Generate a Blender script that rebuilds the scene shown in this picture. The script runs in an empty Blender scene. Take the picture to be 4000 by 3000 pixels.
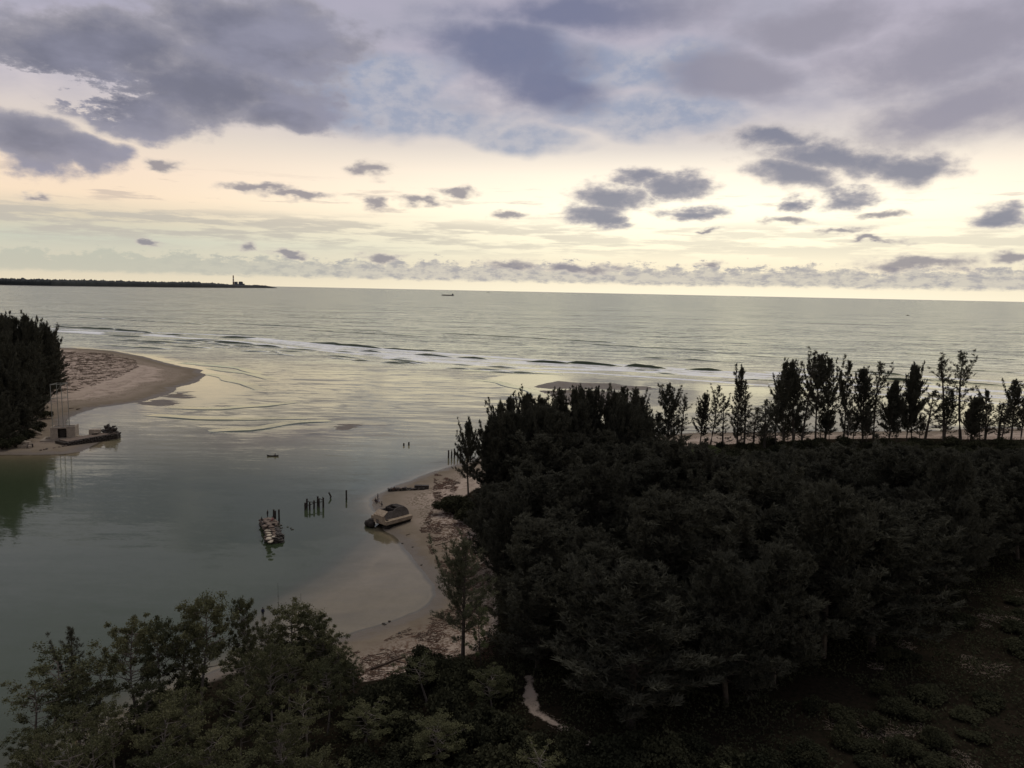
import bpy, math, random
import numpy as np
from mathutils import Vector, Matrix
R = math.radians
random.seed(7)
rng = np.random.default_rng(11)
scene = bpy.context.scene
C = scene.collection

# ------------------------------------------------------------------ camera
H = 55.0; F = 3043.0
PITCH = math.atan(364.4 / F); ROLL = R(1.187)
_f = Vector((0, math.cos(PITCH), -math.sin(PITCH)))
_r0 = Vector((1, 0, 0)); _u0 = Vector((0, math.sin(PITCH), math.cos(PITCH)))
_r = _r0 * math.cos(ROLL) + _u0 * math.sin(ROLL)
_u = _u0 * math.cos(ROLL) - _r0 * math.sin(ROLL)
cam = bpy.data.objects.new('camera', bpy.data.cameras.new('camera'))
C.objects.link(cam); scene.camera = cam
cam.data.sensor_width = 36.0; cam.data.lens = 36.0 * F / 4000.0
cam.data.clip_start = 0.5; cam.data.clip_end = 120000
m = Matrix((_r, _u, -_f)).transposed().to_4x4(); m.translation = Vector((0, 0, H))
cam.matrix_world = m

def ray(px, py):
    return _f * F + _r * (px - 2000) + _u * (1500 - py)
def at(px, py, z=0.0):
    """ground point (height z) seen at photograph position px,py"""
    d = ray(px, py); k = (z - H) / d.z
    return Vector((d.x * k, d.y * k, z))
def azel(px, py):
    d = ray(px, py).normalized()
    return math.degrees(math.atan2(d.x, d.y)), math.degrees(math.asin(d.z))
def proj(p):
    v = Vector(p) - Vector((0, 0, H)); w = v.dot(_f)
    return 2000 + F * v.dot(_r) / w, 1500 - F * v.dot(_u) / w
def height_for(x, y, py):
    """height of something standing at x,y whose top shows at row py"""
    lo, hi = 0.0, 600.0
    for _ in range(36):
        mid = (lo + hi) / 2
        if proj((x, y, mid))[1] > py: lo = mid
        else: hi = mid
    return lo

# ------------------------------------------------------------------ node helper
def s2l(c):
    return tuple(((v / 255.0) / 12.92 if v / 255.0 <= 0.04045 else ((v / 255.0 + 0.055) / 1.055) ** 2.4) for v in c)
class NT:
    def __init__(s, tree):
        s.t = tree; s.l = tree.links
    def put(s, node, idx, v):
        if v is None: return
        sock = node.inputs[idx]
        if isinstance(v, bpy.types.NodeSocket): s.l.new(v, sock)
        else:
            if isinstance(v, (tuple, list)) and len(v) == 3 and sock.type == 'RGBA': v = (*v, 1)
            sock.default_value = v
    def n(s, typ, props=None, **ins):
        nd = s.t.nodes.new(typ)
        for k, v in (props or {}).items(): setattr(nd, k, v)
        for k, v in ins.items(): s.put(nd, k.replace('_', ' '), v)
        return nd
    def m(s, op, a, b=None, c=None, clamp=False):
        nd = s.t.nodes.new('ShaderNodeMath'); nd.operation = op; nd.use_clamp = clamp
        for i, v in enumerate((a, b, c)): s.put(nd, i, v)
        return nd.outputs[0]
    def v(s, op, a, b=None, scale=None):
        nd = s.t.nodes.new('ShaderNodeVectorMath'); nd.operation = op
        s.put(nd, 0, a); s.put(nd, 1, b)
        if scale is not None: s.put(nd, 3, scale)
        return nd.outputs[1] if op in ('LENGTH', 'DOT_PRODUCT') else nd.outputs[0]
    def ss(s, x, lo, hi, a=0.0, b=1.0):
        nd = s.t.nodes.new('ShaderNodeMapRange'); nd.interpolation_type = 'SMOOTHSTEP'
        for i, v in enumerate((x, lo, hi, a, b)): s.put(nd, i, v)
        return nd.outputs[0]
    def mix(s, f, a, b, blend='MIX'):
        nd = s.t.nodes.new('ShaderNodeMix'); nd.data_type = 'RGBA'; nd.blend_type = blend
        s.put(nd, 0, f); s.put(nd, 6, a); s.put(nd, 7, b)
        return nd.outputs[2]
    def noise(s, vec, scale, detail=3.0, rough=0.5, dist=0.0):
        nd = s.t.nodes.new('ShaderNodeTexNoise')
        s.put(nd, 'Vector', vec); s.put(nd, 'Scale', scale); s.put(nd, 'Detail', detail)
        s.put(nd, 'Roughness', rough); s.put(nd, 'Distortion', dist)
        return nd
    def ramp(s, x, stops):
        nd = s.t.nodes.new('ShaderNodeValToRGB'); cr = nd.color_ramp
        while len(cr.elements) < len(stops): cr.elements.new(0.5)
        for e, (p, c) in zip(cr.elements, stops):
            e.position = p; e.color = (*c, 1)
        s.put(nd, 0, x); return nd.outputs[0]
    def xyz(s, x, y, z=0.0):
        nd = s.t.nodes.new('ShaderNodeCombineXYZ')
        for i, v in enumerate((x, y, z)): s.put(nd, i, v)
        return nd.outputs[0]

# ------------------------------------------------------------------ sky
SUN_AZ, SUN_EL = 22.0, 60.0
world = bpy.data.worlds.new('World'); scene.world = world; world.use_nodes = True
W = NT(world.node_tree)
for nd in list(world.node_tree.nodes): world.node_tree.nodes.remove(nd)
tc = W.n('ShaderNodeTexCoord').outputs['Generated']
dirv = W.v('NORMALIZE', tc)
sep = W.n('ShaderNodeSeparateXYZ'); W.l.new(dirv, sep.inputs[0])
AZ = W.m('MULTIPLY', W.m('ARCTAN2', sep.outputs[0], sep.outputs[1]), 57.29578)
EL = W.m('MULTIPLY', W.m('ARCSINE', sep.outputs[2]), 57.29578)
P = W.xyz(AZ, EL, 0.0)
def stops(lst): return [(e / 40.0, tuple(k * v for v in s2l(c))) for e, c, k in lst]
eln = W.m('DIVIDE', EL, 40.0)
left = W.ramp(eln, stops([(0, (236, 222, 194), 1), (1.2, (218, 209, 188), 1), (2.8, (206, 207, 190), 1), (4.2, (222, 210, 186), 1),
    (5.6, (246, 222, 194), 1.06), (7.2, (244, 221, 198), 1.06), (9.5, (230, 216, 202), 1), (12.5, (208, 199, 204), 1), (17, (176, 172, 190), 1),
    (22, (160, 160, 176), 1), (31, (152, 153, 168), 1), (40, (196, 196, 204), 1)]))
right = W.ramp(eln, stops([(0, (255, 244, 216), 1.08), (1.5, (252, 238, 208), 1.03), (3.5, (253, 243, 214), 1.18), (6, (255, 245, 220), 1.3),
    (8.2, (252, 239, 218), 1.18), (10, (232, 222, 212), 1), (12.5, (208, 200, 202), 1), (15, (192, 185, 196), 1), (20, (178, 172, 188), 1),
    (26, (164, 163, 178), 1), (33, (154, 155, 170), 1), (40, (196, 196, 204), 1)]))
side = W.ss(W.m('ABSOLUTE', W.m('SUBTRACT', AZ, 16.0)), 3.0, 48.0, 1.0, 0.0)
clear = W.mix(side, left, right)
back = W.ss(W.m('ABSOLUTE', AZ), 55.0, 150.0, 1.0, 0.8)
nish = W.n('ShaderNodeTexSky', dict(sky_type='NISHITA', sun_disc=False, sun_elevation=R(SUN_EL), sun_rotation=R(SUN_AZ), air_density=1.0, dust_density=2.0))
nishc = W.v('SCALE', nish.outputs[0], scale=0.1)
clear = W.mix(0.04, clear, nishc)
# shared noises
dL = W.noise(W.v('MULTIPLY', P, (0.075, 0.15, 1)), 1.0, 3.0, 0.55)
PL = W.v('ADD', P, W.v('MULTIPLY', W.v('SUBTRACT', dL.outputs[1], (.5, .5, .5)), (11, 6.5, 0)))
dS = W.noise(W.v('MULTIPLY', P, (0.35, 0.8, 1)), 1.0, 4.0, 0.6)
PS = W.v('ADD', P, W.v('MULTIPLY', W.v('SUBTRACT', dS.outputs[1], (.5, .5, .5)), (3.4, 1.7, 0)))
puff = W.noise(W.v('MULTIPLY', P, (0.55, 0.9, 1)), 1.0, 6.0, 0.6).outputs[0]
soft = W.noise(W.v('MULTIPLY', P, (0.10, 0.22, 1)), 1.0, 5.0, 0.55).outputs[0]
def blobs(Pc, lst):
    out = None
    for px, py, rx, ry in lst:
        a, e = azel(px, py); a2, _ = azel(px + rx, py); _, e2 = azel(px, py - ry)
        ln = W.v('LENGTH', W.v('MULTIPLY', W.v('SUBTRACT', Pc, (a, e, 0)), (1 / max(abs(a2 - a), .1), 1 / max(abs(e2 - e), .1), 0)))
        d = W.m('SUBTRACT', 1.0, ln)
        out = d if out is None else W.m('MAXIMUM', out, d)
    return out
col = clear
# high veil with lavender mottling
veil = W.m('MULTIPLY', W.ss(EL, 9.0, 14.0), W.ss(soft, 0.36, 0.62))
col = W.mix(W.m('MULTIPLY', veil, 0.8), col, s2l((168, 167, 182)))
# thin pale layer low down (streaks)
st = W.noise(W.v('MULTIPLY', P, (0.16, 1.5, 1)), 1.0, 7.0, 0.62).outputs[0]
band = W.m('MULTIPLY', W.ss(EL, 2.0, 3.4), W.ss(EL, 5.3, 4.4))
sm = W.m('MULTIPLY', band, W.ss(st, 0.43, 0.56))
col = W.mix(W.m('MULTIPLY', sm, W.ss(AZ, 16, -30, .42, .8)), col, s2l((192, 186, 176)))
band2 = W.m('MULTIPLY', W.ss(EL, 4.8, 5.6), W.ss(EL, 8.2, 6.0))
sm2 = W.m('MULTIPLY', band2, W.ss(st, 0.54, 0.66))
col = W.mix(W.m('MULTIPLY', sm2, 0.5), col, s2l((178, 168, 165)))
# blue grey wisps
g = blobs(PL, [(1650, 470, 560, 110), (2050, 540, 330, 70), (1450, 330, 420, 150), (2350, 250, 650, 160), (2500, 430, 500, 110)])
t = W.m('ADD', g, W.m('MULTIPLY', W.m('SUBTRACT', soft, .5), 1.3))
col = W.mix(W.m('MULTIPLY', W.ss(t, -0.02, 0.6), 0.78), col, W.mix(W.ss(puff, .35, .65), s2l((146, 158, 182)), s2l((178, 180, 192))))
# cumulus bank above the horizon
bn = W.noise(W.v('MULTIPLY', P, (0.42, 0.0, 1)), 1.0, 5.0, 0.6).outputs[0]
top = W.m('ADD', 2.0, W.m('MULTIPLY', W.m('SUBTRACT', bn, .5), 2.4))
pf2 = W.noise(W.v('MULTIPLY', P, (1.0, 2.4, 1)), 1.0, 6.0, 0.65).outputs[0]
hb = W.m('MULTIPLY', W.ss(W.m('ADD', W.m('SUBTRACT', top, EL), W.m('MULTIPLY', W.m('SUBTRACT', pf2, .5), 2.6)), -0.1, 0.35), W.ss(W.m('ADD', EL, W.m('MULTIPLY', W.m('SUBTRACT', pf2, .5), .5)), 0.5, 0.85))
hb = W.m('MULTIPLY', hb, W.ss(AZ, -36, -5, .62, 1.0))
bcol = W.mix(W.ss(pf2, .42, .66), s2l((208, 201, 188)), s2l((164, 162, 166)))
bcol = W.mix(W.ss(AZ, -5, -30), bcol, s2l((184, 187, 174)))
col = W.mix(W.m('MULTIPLY', hb, 0.9), col, bcol)
# small scattered clouds
g = blobs(PS, [(1450, 665, 95, 45), (1465, 803, 70, 30), (1640, 785, 120, 26), (1790, 752, 110, 24), (650, 640, 80, 34), (140, 765, 95, 24),
    (1980, 845, 90, 24), (2760, 905, 60, 14), (3060, 868, 130, 22), (960, 972, 62, 34), (1490, 1000, 120, 24), (1130, 990, 120, 18), (2000, 1035, 190, 30),
    (2770, 1025, 80, 20), (1000, 735, 200, 22), (1150, 760, 230, 26), (3440, 840, 110, 24), (600, 955, 60, 18), (3600, 1030, 330, 42),
    (3960, 1000, 160, 34), (3300, 905, 160, 18), (2250, 1050, 260, 26), (3420, 935, 140, 14)])
t = W.m('ADD', g, W.m('MULTIPLY', W.m('SUBTRACT', puff, .5), 1.5))
cS = W.mix(W.ss(t, .15, .8), s2l((204, 194, 186)), s2l((144, 140, 148)))
col = W.mix(W.m('MULTIPLY', W.ss(t, -0.12, 0.7), 0.88), col, cS)
# middle crisp dark clouds
g = blobs(PS, [(2390, 770, 200, 80), (2330, 830, 170, 60), (2640, 735, 200, 72), (2500, 690, 130, 55), (2720, 835, 170, 36), (3920, 850, 190, 62), (3110, 800, 85, 42),
    (3310, 775, 150, 56), (2390, 850, 100, 40)])
t = W.m('ADD', W.m('MAXIMUM', g, blobs(PL, [(3250, 610, 520, 120), (2960, 540, 330, 90), (3050, 700, 330, 80), (3560, 640, 320, 90)])), W.m('MULTIPLY', W.m('SUBTRACT', puff, .5), 1.15))
cM = W.mix(W.ss(t, .1, .8), s2l((198, 190, 188)), s2l((122, 126, 145)))
upc = blobs(PL, [(1990, 230, 420, 230), (2120, 340, 300, 130), (3800, 420, 620, 190), (3650, 180, 700, 200), (2300, 20, 700, 130), (3200, 60, 400, 120), (2900, 260, 420, 120)])
tu = W.m('ADD', upc, W.m('MULTIPLY', W.m('SUBTRACT', W.m('ADD', W.m('MULTIPLY', puff, .4), W.m('MULTIPLY', soft, .6)), .5), 1.4))
col = W.mix(W.m('MULTIPLY', W.ss(tu, -0.15, 0.75), 0.92), col, W.mix(W.ss(AZ, 4, 16), s2l((116, 121, 148)), s2l((152, 149, 163))))
dens = W.ss(t, -0.05, W.ss(EL, 8, 14, .52, .85))
col = W.mix(W.m('MULTIPLY', dens, 0.9), col, cM)
# big dark soft masses upper left
g = blobs(PL, [(780, 330, 620, 260), (350, 180, 560, 220), (1000, 120, 560, 200), (1050, 470, 240, 100), (100, 590, 340, 130), (560, 470, 300, 120), (330, 620, 200, 70)])
gap = blobs(PL, [(230, 330, 330, 110), (60, 290, 260, 90), (430, 430, 200, 80)])
t = W.m('ADD', g, W.m('MULTIPLY', W.m('SUBTRACT', puff, .5), 0.75))
t = W.m('ADD', t, W.m('MULTIPLY', W.m('SUBTRACT', soft, .5), 0.9))
t = W.m('SUBTRACT', t, W.m('MULTIPLY', W.ss(W.m('ADD', gap, W.m('MULTIPLY', W.m('SUBTRACT', pf2, .5), 2.2)), -0.1, 0.9), 0.85))
cB = W.mix(W.ss(t, .1, .8), s2l((160, 157, 166)), s2l((112, 114, 131)))
cB = W.mix(W.ss(soft, .4, .7), cB, s2l((146, 146, 164)))
col = W.mix(W.m('MULTIPLY', W.ss(t, 0.0, 0.36), 0.94), col, cB)
# overcast carries on overhead and behind
over = W.m('MULTIPLY', W.ss(EL, 21, 34), W.ss(soft, .35, .65))
col = W.mix(W.m('MULTIPLY', over, .6), col, s2l((168, 167, 178)))
below = W.ss(EL, -0.6, -0.05)
col = W.mix(below, s2l((70, 72, 70)), W.v('SCALE', col, scale=back))
bg = W.n('ShaderNodeBackground'); W.l.new(W.v('SCALE', col, scale=10.0), bg.inputs[0]); bg.inputs[1].default_value = 0.1
wo = W.n('ShaderNodeOutputWorld'); W.l.new(bg.outputs[0], wo.inputs[0])

sun = bpy.data.objects.new('sun', bpy.data.lights.new('sun', 'SUN')); C.objects.link(sun)
sun.data.energy = 0.9; sun.data.angle = R(24); sun.data.color = (1.0, 0.9, 0.74)
sd = Vector((math.sin(R(SUN_AZ)) * math.cos(R(SUN_EL)), math.cos(R(SUN_AZ)) * math.cos(R(SUN_EL)), math.sin(R(SUN_EL))))
sun.rotation_euler = (-sd).to_track_quat('-Z', 'Y').to_euler()

scene.render.engine = 'CYCLES'
scene.view_settings.view_transform = 'Standard'; scene.view_settings.look = 'None'
scene.view_settings.exposure = 0.0; scene.view_settings.gamma = 1.0; scene.view_settings.use_curve_mapping = False
cy = scene.cycles
cy.use_denoising = True
cy.max_bounces = 6; cy.diffuse_bounces = 2; cy.glossy_bounces = 3; cy.transparent_max_bounces = 8; cy.transmission_bounces = 2
cy.caustics_reflective = False; cy.caustics_refractive = False

# ------------------------------------------------------------------ helpers
def tag(o, label=None, cat=None, group=None, kind=None):
    if label: o['label'] = label
    if cat: o['category'] = cat
    if group: o['group'] = group
    if kind: o['kind'] = kind
    return o
def empty(name, loc, rz=0.0, sc=None):
    o = bpy.data.objects.new(name, None); C.objects.link(o); o.empty_display_size = 0.5
    o.location = loc; o.rotation_euler = (0, 0, rz)
    if sc is not None: o.scale = sc
    return o
def link(name, me, parent=None, loc=None, rot=None, sc=None):
    o = bpy.data.objects.new(name, me); C.objects.link(o)
    if parent: o.parent = parent
    if loc is not None: o.location = loc
    if rot is not None: o.rotation_euler = rot
    if sc is not None: o.scale = sc
    return o
def mesh_np(name, V, Fc, mat, smooth=False):
    V = np.asarray(V, dtype=np.float32); Fc = np.asarray(Fc, dtype=np.int32)
    me = bpy.data.meshes.new(name); k = Fc.shape[1]
    me.vertices.add(len(V)); me.vertices.foreach_set('co', V.ravel())
    me.loops.add(Fc.size); me.loops.foreach_set('vertex_index', Fc.ravel())
    me.polygons.add(len(Fc)); me.polygons.foreach_set('loop_start', np.arange(0, Fc.size, k, dtype=np.int32))
    me.update(calc_edges=True)
    if smooth: me.polygons.foreach_set('use_smooth', np.ones(len(Fc), bool))
    if mat: me.materials.append(mat)
    return me
class MB:
    """collects simple shapes into one mesh"""
    def __init__(s): s.V = []; s.F = []
    def add(s, vs, fs):
        b = len(s.V); s.V += [tuple(v) for v in vs]; s.F += [tuple(i + b for i in f) for f in fs]; return s
    def box(s, x0, x1, y0, y1, z0, z1, M=None):
        vs = [Vector(p) for p in ((x0, y0, z0), (x1, y0, z0), (x1, y1, z0), (x0, y1, z0), (x0, y0, z1), (x1, y0, z1), (x1, y1, z1), (x0, y1, z1))]
        if M is not None: vs = [M @ v for v in vs]
        return s.add(vs, [(0, 3, 2, 1), (4, 5, 6, 7), (0, 1, 5, 4), (1, 2, 6, 5), (2, 3, 7, 6), (3, 0, 4, 7)])
    def hexa(s, vs):
        return s.add(vs, [(0, 3, 2, 1), (4, 5, 6, 7), (0, 1, 5, 4), (1, 2, 6, 5), (2, 3, 7, 6), (3, 0, 4, 7)])
    def tube(s, pts, rad, n=6, cap=True):
        pts = [Vector(p) for p in pts]; b = len(s.V); k = len(pts)
        for i, p in enumerate(pts):
            d = (pts[min(i + 1, k - 1)] - pts[max(i - 1, 0)]).normalized()
            a = d.cross(Vector((0, 0, 1)));
            if a.length < .05: a = d.cross(Vector((1, 0, 0)))
            a.normalize(); c = d.cross(a)
            r = rad[i] if isinstance(rad, (list, tuple)) else rad
            for j in range(n):
                q = 2 * math.pi * j / n
                s.V.append(tuple(p + a * (r * math.cos(q)) + c * (r * math.sin(q))))
        for i in range(k - 1):
            for j in range(n):
                s.F.append((b + i * n + j, b + i * n + (j + 1) % n, b + (i + 1) * n + (j + 1) % n, b + (i + 1) * n + j))
        if cap:
            s.F.append(tuple(b + j for j in range(n))[::-1]); s.F.append(tuple(b + (k - 1) * n + j for j in range(n)))
        return s
    def mesh(s, name, mat, smooth=False):
        me = bpy.data.meshes.new(name); me.from_pydata(s.V, [], s.F); me.update()
        if smooth:
            for p in me.polygons: p.use_smooth = True
        if mat: me.materials.append(mat)
        return me
    def obj(s, name, mat, parent=None, smooth=False, loc=None, rot=None):
        return link(name, s.mesh(name, mat, smooth), parent, loc, rot)

# value noise in numpy
_perm = rng.random((256, 256)).astype(np.float32)
def vnoise(x, y):
    xi = np.floor(x).astype(int); yi = np.floor(y).astype(int)
    fx = x - xi; fy = y - yi; fx = fx * fx * (3 - 2 * fx); fy = fy * fy * (3 - 2 * fy)
    g = lambda a, b: _perm[a & 255, b & 255]
    return (g(xi, yi) * (1 - fx) + g(xi + 1, yi) * fx) * (1 - fy) + (g(xi, yi + 1) * (1 - fx) + g(xi + 1, yi + 1) * fx) * fy
def fbm(x, y, o=4):
    s = 0; a = .5; tot = 0
    for i in range(o):
        s = s + a * vnoise(x * 2 ** i + 17 * i, y * 2 ** i + 31 * i); tot += a; a *= .5
    return s / tot
def poly(pts): return np.array([at(*p)[:2] for p in pts])
def sdist(X, Y, pl, closed=True):
    """signed distance, positive inside"""
    n = len(pl); D = np.full(X.shape, 1e12); ins = np.zeros(X.shape, bool)
    for i in range(n if closed else n - 1):
        ax, ay = pl[i]; bx, by = pl[(i + 1) % n]; ex, ey = bx - ax, by - ay
        t = np.clip(((X - ax) * ex + (Y - ay) * ey) / (ex * ex + ey * ey + 1e-9), 0, 1)
        D = np.minimum(D, (X - ax - ex * t) ** 2 + (Y - ay - ey * t) ** 2)
        if closed:
            c = ((ay > Y) != (by > Y)) & (X < ex * (Y - ay) / (ey + 1e-12) + ax); ins ^= c
    D = np.sqrt(D)
    return np.where(ins, D, -D) if closed else D
def sm(x, a, b):
    t = np.clip((x - a) / (b - a), 0, 1); return t * t * (3 - 2 * t)

# ------------------------------------------------------------------ coast outlines
MAIN = poly([(5200, 1720), (4600, 1690), (4000, 1673), (3850, 1671), (3640, 1682), (3400, 1684), (3000, 1687), (2800, 1688), (2700, 1690), (2640, 1695), (2560, 1702), (2400, 1716),
    (2200, 1735), (2000, 1765), (1850, 1800), (1760, 1822), (1690, 1845), (1620, 1872), (1560, 1896), (1515, 1917), (1475, 1935), (1457, 1952), (1457, 1972), (1468, 1990), (1490, 2008),
    (1500, 2022), (1485, 2045), (1500, 2070), (1545, 2090), (1575, 2130), (1615, 2185), (1660, 2240), (1698, 2290), (1706, 2325), (1690, 2352),
    (1640, 2385), (1560, 2420), (1470, 2452), (1380, 2480), (1300, 2503), (1200, 2530), (1100, 2545), (1000, 2560), (850, 2620), (650, 2720), (450, 2830),
    (250, 2950), (50, 3120), (-300, 3400), (-1200, 4300), (6500, 4300), (7000, 2600)])
LEFT = poly([(-1500, 1392), (-500, 1372), (0, 1362), (200, 1357), (340, 1362), (440, 1370), (560, 1392), (640, 1415), (705, 1430), (770, 1441), (795, 1446), (782, 1455), (811, 1465), (783, 1479),
    (778, 1490), (740, 1502), (690, 1515), (680, 1530), (640, 1545), (560, 1568), (500, 1576), (430, 1586), (370, 1594), (318, 1612), (282, 1628), (262, 1640), (256, 1655), (268, 1676),
    (300, 1697), (370, 1715), (385, 1730), (340, 1752), (320, 1765), (250, 1776), (120, 1778), (0, 1776), (-300, 1800), (-1200, 1900), (-2500, 1900), (-2500, 1420)])
ISL = [poly([(505, 1578), (560, 1568), (640, 1556), (720, 1572), (700, 1585), (600, 1591)]),
       poly([(640, 1548), (690, 1533), (740, 1531), (720, 1546), (762, 1556), (700, 1560)]),
       poly([(1215, 1694), (1270, 1678), (1290, 1668), (1330, 1655), (1370, 1650), (1415, 1652), (1412, 1672), (1392, 1686), (1320, 1690)]),
       poly([(2075, 1512), (2115, 1498), (2180, 1487), (2260, 1495), (2400, 1497), (2440, 1506), (2520, 1509), (2580, 1520), (2480, 1525), (2300, 1519), (2150, 1519)]),
       poly([(2120, 1527), (2240, 1524), (2380, 1534), (2460, 1546), (2300, 1580), (2200, 1572), (2160, 1550)])]
ISL[4] = poly([(2110, 1526), (2240, 1524), (2400, 1531), (2480, 1546), (2440, 1575), (2300, 1600), (2200, 1580), (2150, 1550)])
SHELF = [poly([(240, 1345), (500, 1368), (700, 1395), (900, 1440), (1000, 1480), (1030, 1520), (960, 1555), (860, 1585), (700, 1605), (450, 1610), (330, 1612)]),
         poly([(820, 1690), (1000, 1660), (1200, 1640), (1420, 1636), (1432, 1660), (1400, 1695), (1250, 1718), (1050, 1745), (900, 1745)]),
         poly([(1880, 1478), (2050, 1452), (2400, 1452), (2800, 1480), (2950, 1540), (2850, 1580), (2600, 1600), (2350, 1620), (2160, 1600), (2000, 1540)]),
         poly([(1020, 2580), (1060, 2420), (1150, 2345), (1260, 2290), (1370, 2225), (1440, 2150), (1500, 2085), (1720, 2200), (1740, 2330), (1600, 2450)])]
CALM = [SHELF[0], SHELF[1], poly([(1850, 1472), (2050, 1445), (2400, 1448), (2800, 1474), (3300, 1505), (4100, 1560), (4100, 1680), (3300, 1650), (2850, 1620), (2600, 1620), (2350, 1640), (2160, 1610), (2000, 1560)]),
        poly([(900, 1900), (1500, 1960), (1560, 2120), (1750, 2330), (1100, 2560), (100, 2950), (-500, 3200), (-900, 2300), (0, 1800), (250, 1800), (500, 1950)]),
        poly([(1130, 1395), (1700, 1412), (2300, 1438), (3000, 1475), (4200, 1545), (4200, 1590), (3000, 1520), (2300, 1478), (1900, 1462), (1600, 1430)])]
CHOP = [poly([(800, 1322), (1000, 1328), (1300, 1365), (1700, 1402), (1900, 1452), (1700, 1450), (1300, 1400), (950, 1375)])]
FOAM = [poly([(180, 1287), (420, 1296), (420, 1311), (200, 1296)]), poly([(560, 1302), (700, 1310), (700, 1318), (560, 1312)]),
        poly([(930, 1314), (1060, 1320), (1230, 1338), (1400, 1360), (1700, 1380), (1900, 1398), (2050, 1408), (2300, 1421), (2600, 1440), (2860, 1452), (3100, 1466),
              (3100, 1486), (2700, 1466), (2300, 1440), (2000, 1424), (1600, 1403), (1300, 1372), (1100, 1348), (950, 1328)]),
        poly([(2960, 1447), (3200, 1458), (3330, 1470), (3400, 1474), (3400, 1484), (3000, 1462)]),
        poly([(3500, 1492), (3800, 1515), (4200, 1538), (4200, 1552), (3800, 1530), (3500, 1506)]),
        poly([(880, 1352), (1050, 1356), (1050, 1360), (880, 1356)])]
FOREST = poly([(4600, 1735), (4000, 1730), (3500, 1722), (3200, 1728), (2950, 1745), (2700, 1755), (2560, 1775), (2300, 1830), (2050, 1880), (1850, 1925), (1760, 1985), (1740, 2010), (1830, 2080), (1900, 2150),
    (1930, 2300), (1925, 2480), (1870, 2570), (1700, 2600), (1560, 2660), (1430, 2680), (1330, 2640), (1240, 2560), (1000, 2575), (650, 2735), (250, 2965), (-300, 3420), (-1000, 4300), (6500, 4300), (6500, 2300)])
CLEARING = poly([(4700, 2150), (3950, 2240), (3650, 2420), (3450, 2600), (3180, 2740), (3050, 2900), (3100, 3100), (4700, 3500)])
PATH = poly([(2052, 2680), (2072, 2680), (2082, 2740), (2096, 2785), (2125, 2825), (2180, 2858), (2250, 2900), (2330, 2960), (2300, 2985), (2200, 2925), (2110, 2872), (2052, 2842), (2040, 2790)])

def terrain(X, Y):
    h = np.full(X.shape, -3.0)
    n1 = fbm(X * .12, Y * .12, 4) - .5; n2 = fbm(X * .03 + 9, Y * .03, 3) - .5
    d = sdist(X, Y, MAIN) + n1 * 2.0
    hm = np.where(d > 0, 1.9 * (1 - np.exp(-np.maximum(d, 0) * .045)) , d * .11)
    dl = sdist(X, Y, LEFT) + n1 * 2.5
    hl = np.where(dl > 0, 1.7 * (1 - np.exp(-np.maximum(dl, 0) * .03)), dl * .08)
    h = np.maximum(h, np.maximum(hm, hl))
    st = fbm(X * .035 + Y * .02, Y * .16 - X * .03, 4) - .5; st2 = fbm(X * .03 + 7, Y * .42, 3) - .5
    for i, s in enumerate(SHELF):
        ds = sdist(X, Y, s); w = 4.0 if i == 3 else 14.0
        tgt = -0.12 if i == 3 else -0.14
        h = np.maximum(h, tgt + np.minimum(0, (ds + (3 if i == 3 else 4)) * (.16 if i == 3 else .08)) + st * .1 + np.minimum(0, (ds - w) * (.045 if i == 3 else .02)))
    for i, s in enumerate(ISL):
        ds = sdist(X, Y, s)
        h = np.maximum(h, np.minimum(ds * .035, .16) + np.minimum(0, (ds + 12) * .1) + st * .2 * sm(ds, 14, 0) + st2 * (.0 if i == 3 else .42) - (.02 if i == 3 else .03))
    h = h + np.where(h > .3, n1 * .35 + n2 * .3, 0) * sm(h, .3, 1.0)
    return h

# ------------------------------------------------------------------ materials
def material(name, fn):
    mt = bpy.data.materials.new(name); mt.use_nodes = True
    for nd in list(mt.node_tree.nodes): mt.node_tree.nodes.remove(nd)
    T = NT(mt.node_tree); out = T.n('ShaderNodeOutputMaterial')
    T.l.new(fn(T), out.inputs[0]); return mt
def pbr(T, color, rough=0.8, spec=0.3, normal=None, metal=0.0):
    b = T.n('ShaderNodeBsdfPrincipled')
    T.put(b, 'Base Color', color); T.put(b, 'Roughness', rough); T.put(b, 'Specular IOR Level', spec); T.put(b, 'Metallic', metal)
    if normal is not None: T.l.new(normal, b.inputs['Normal'])
    return b.outputs[0]
def obj_co(T): return T.n('ShaderNodeTexCoord').outputs['Object']
def rough_mat(name, c1, c2, c3=None, scale=2.0, rough=.85, bump=.3, spec=.25):
    def fn(T):
        co = obj_co(T); n = T.noise(co, scale, 6, .65).outputs[0]; n2 = T.noise(co, scale * 5, 4, .6).outputs[0]
        col = T.mix(T.ss(n, .35, .65), c1, c2)
        if c3: col = T.mix(T.ss(n2, .52, .68), col, c3)
        bp = T.n('ShaderNodeBump'); bp.inputs['Strength'].default_value = bump; bp.inputs['Distance'].default_value = .05; T.l.new(n2, bp.inputs['Height'])
        return pbr(T, col, rough, spec, bp.outputs[0])
    return material(name, fn)
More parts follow.
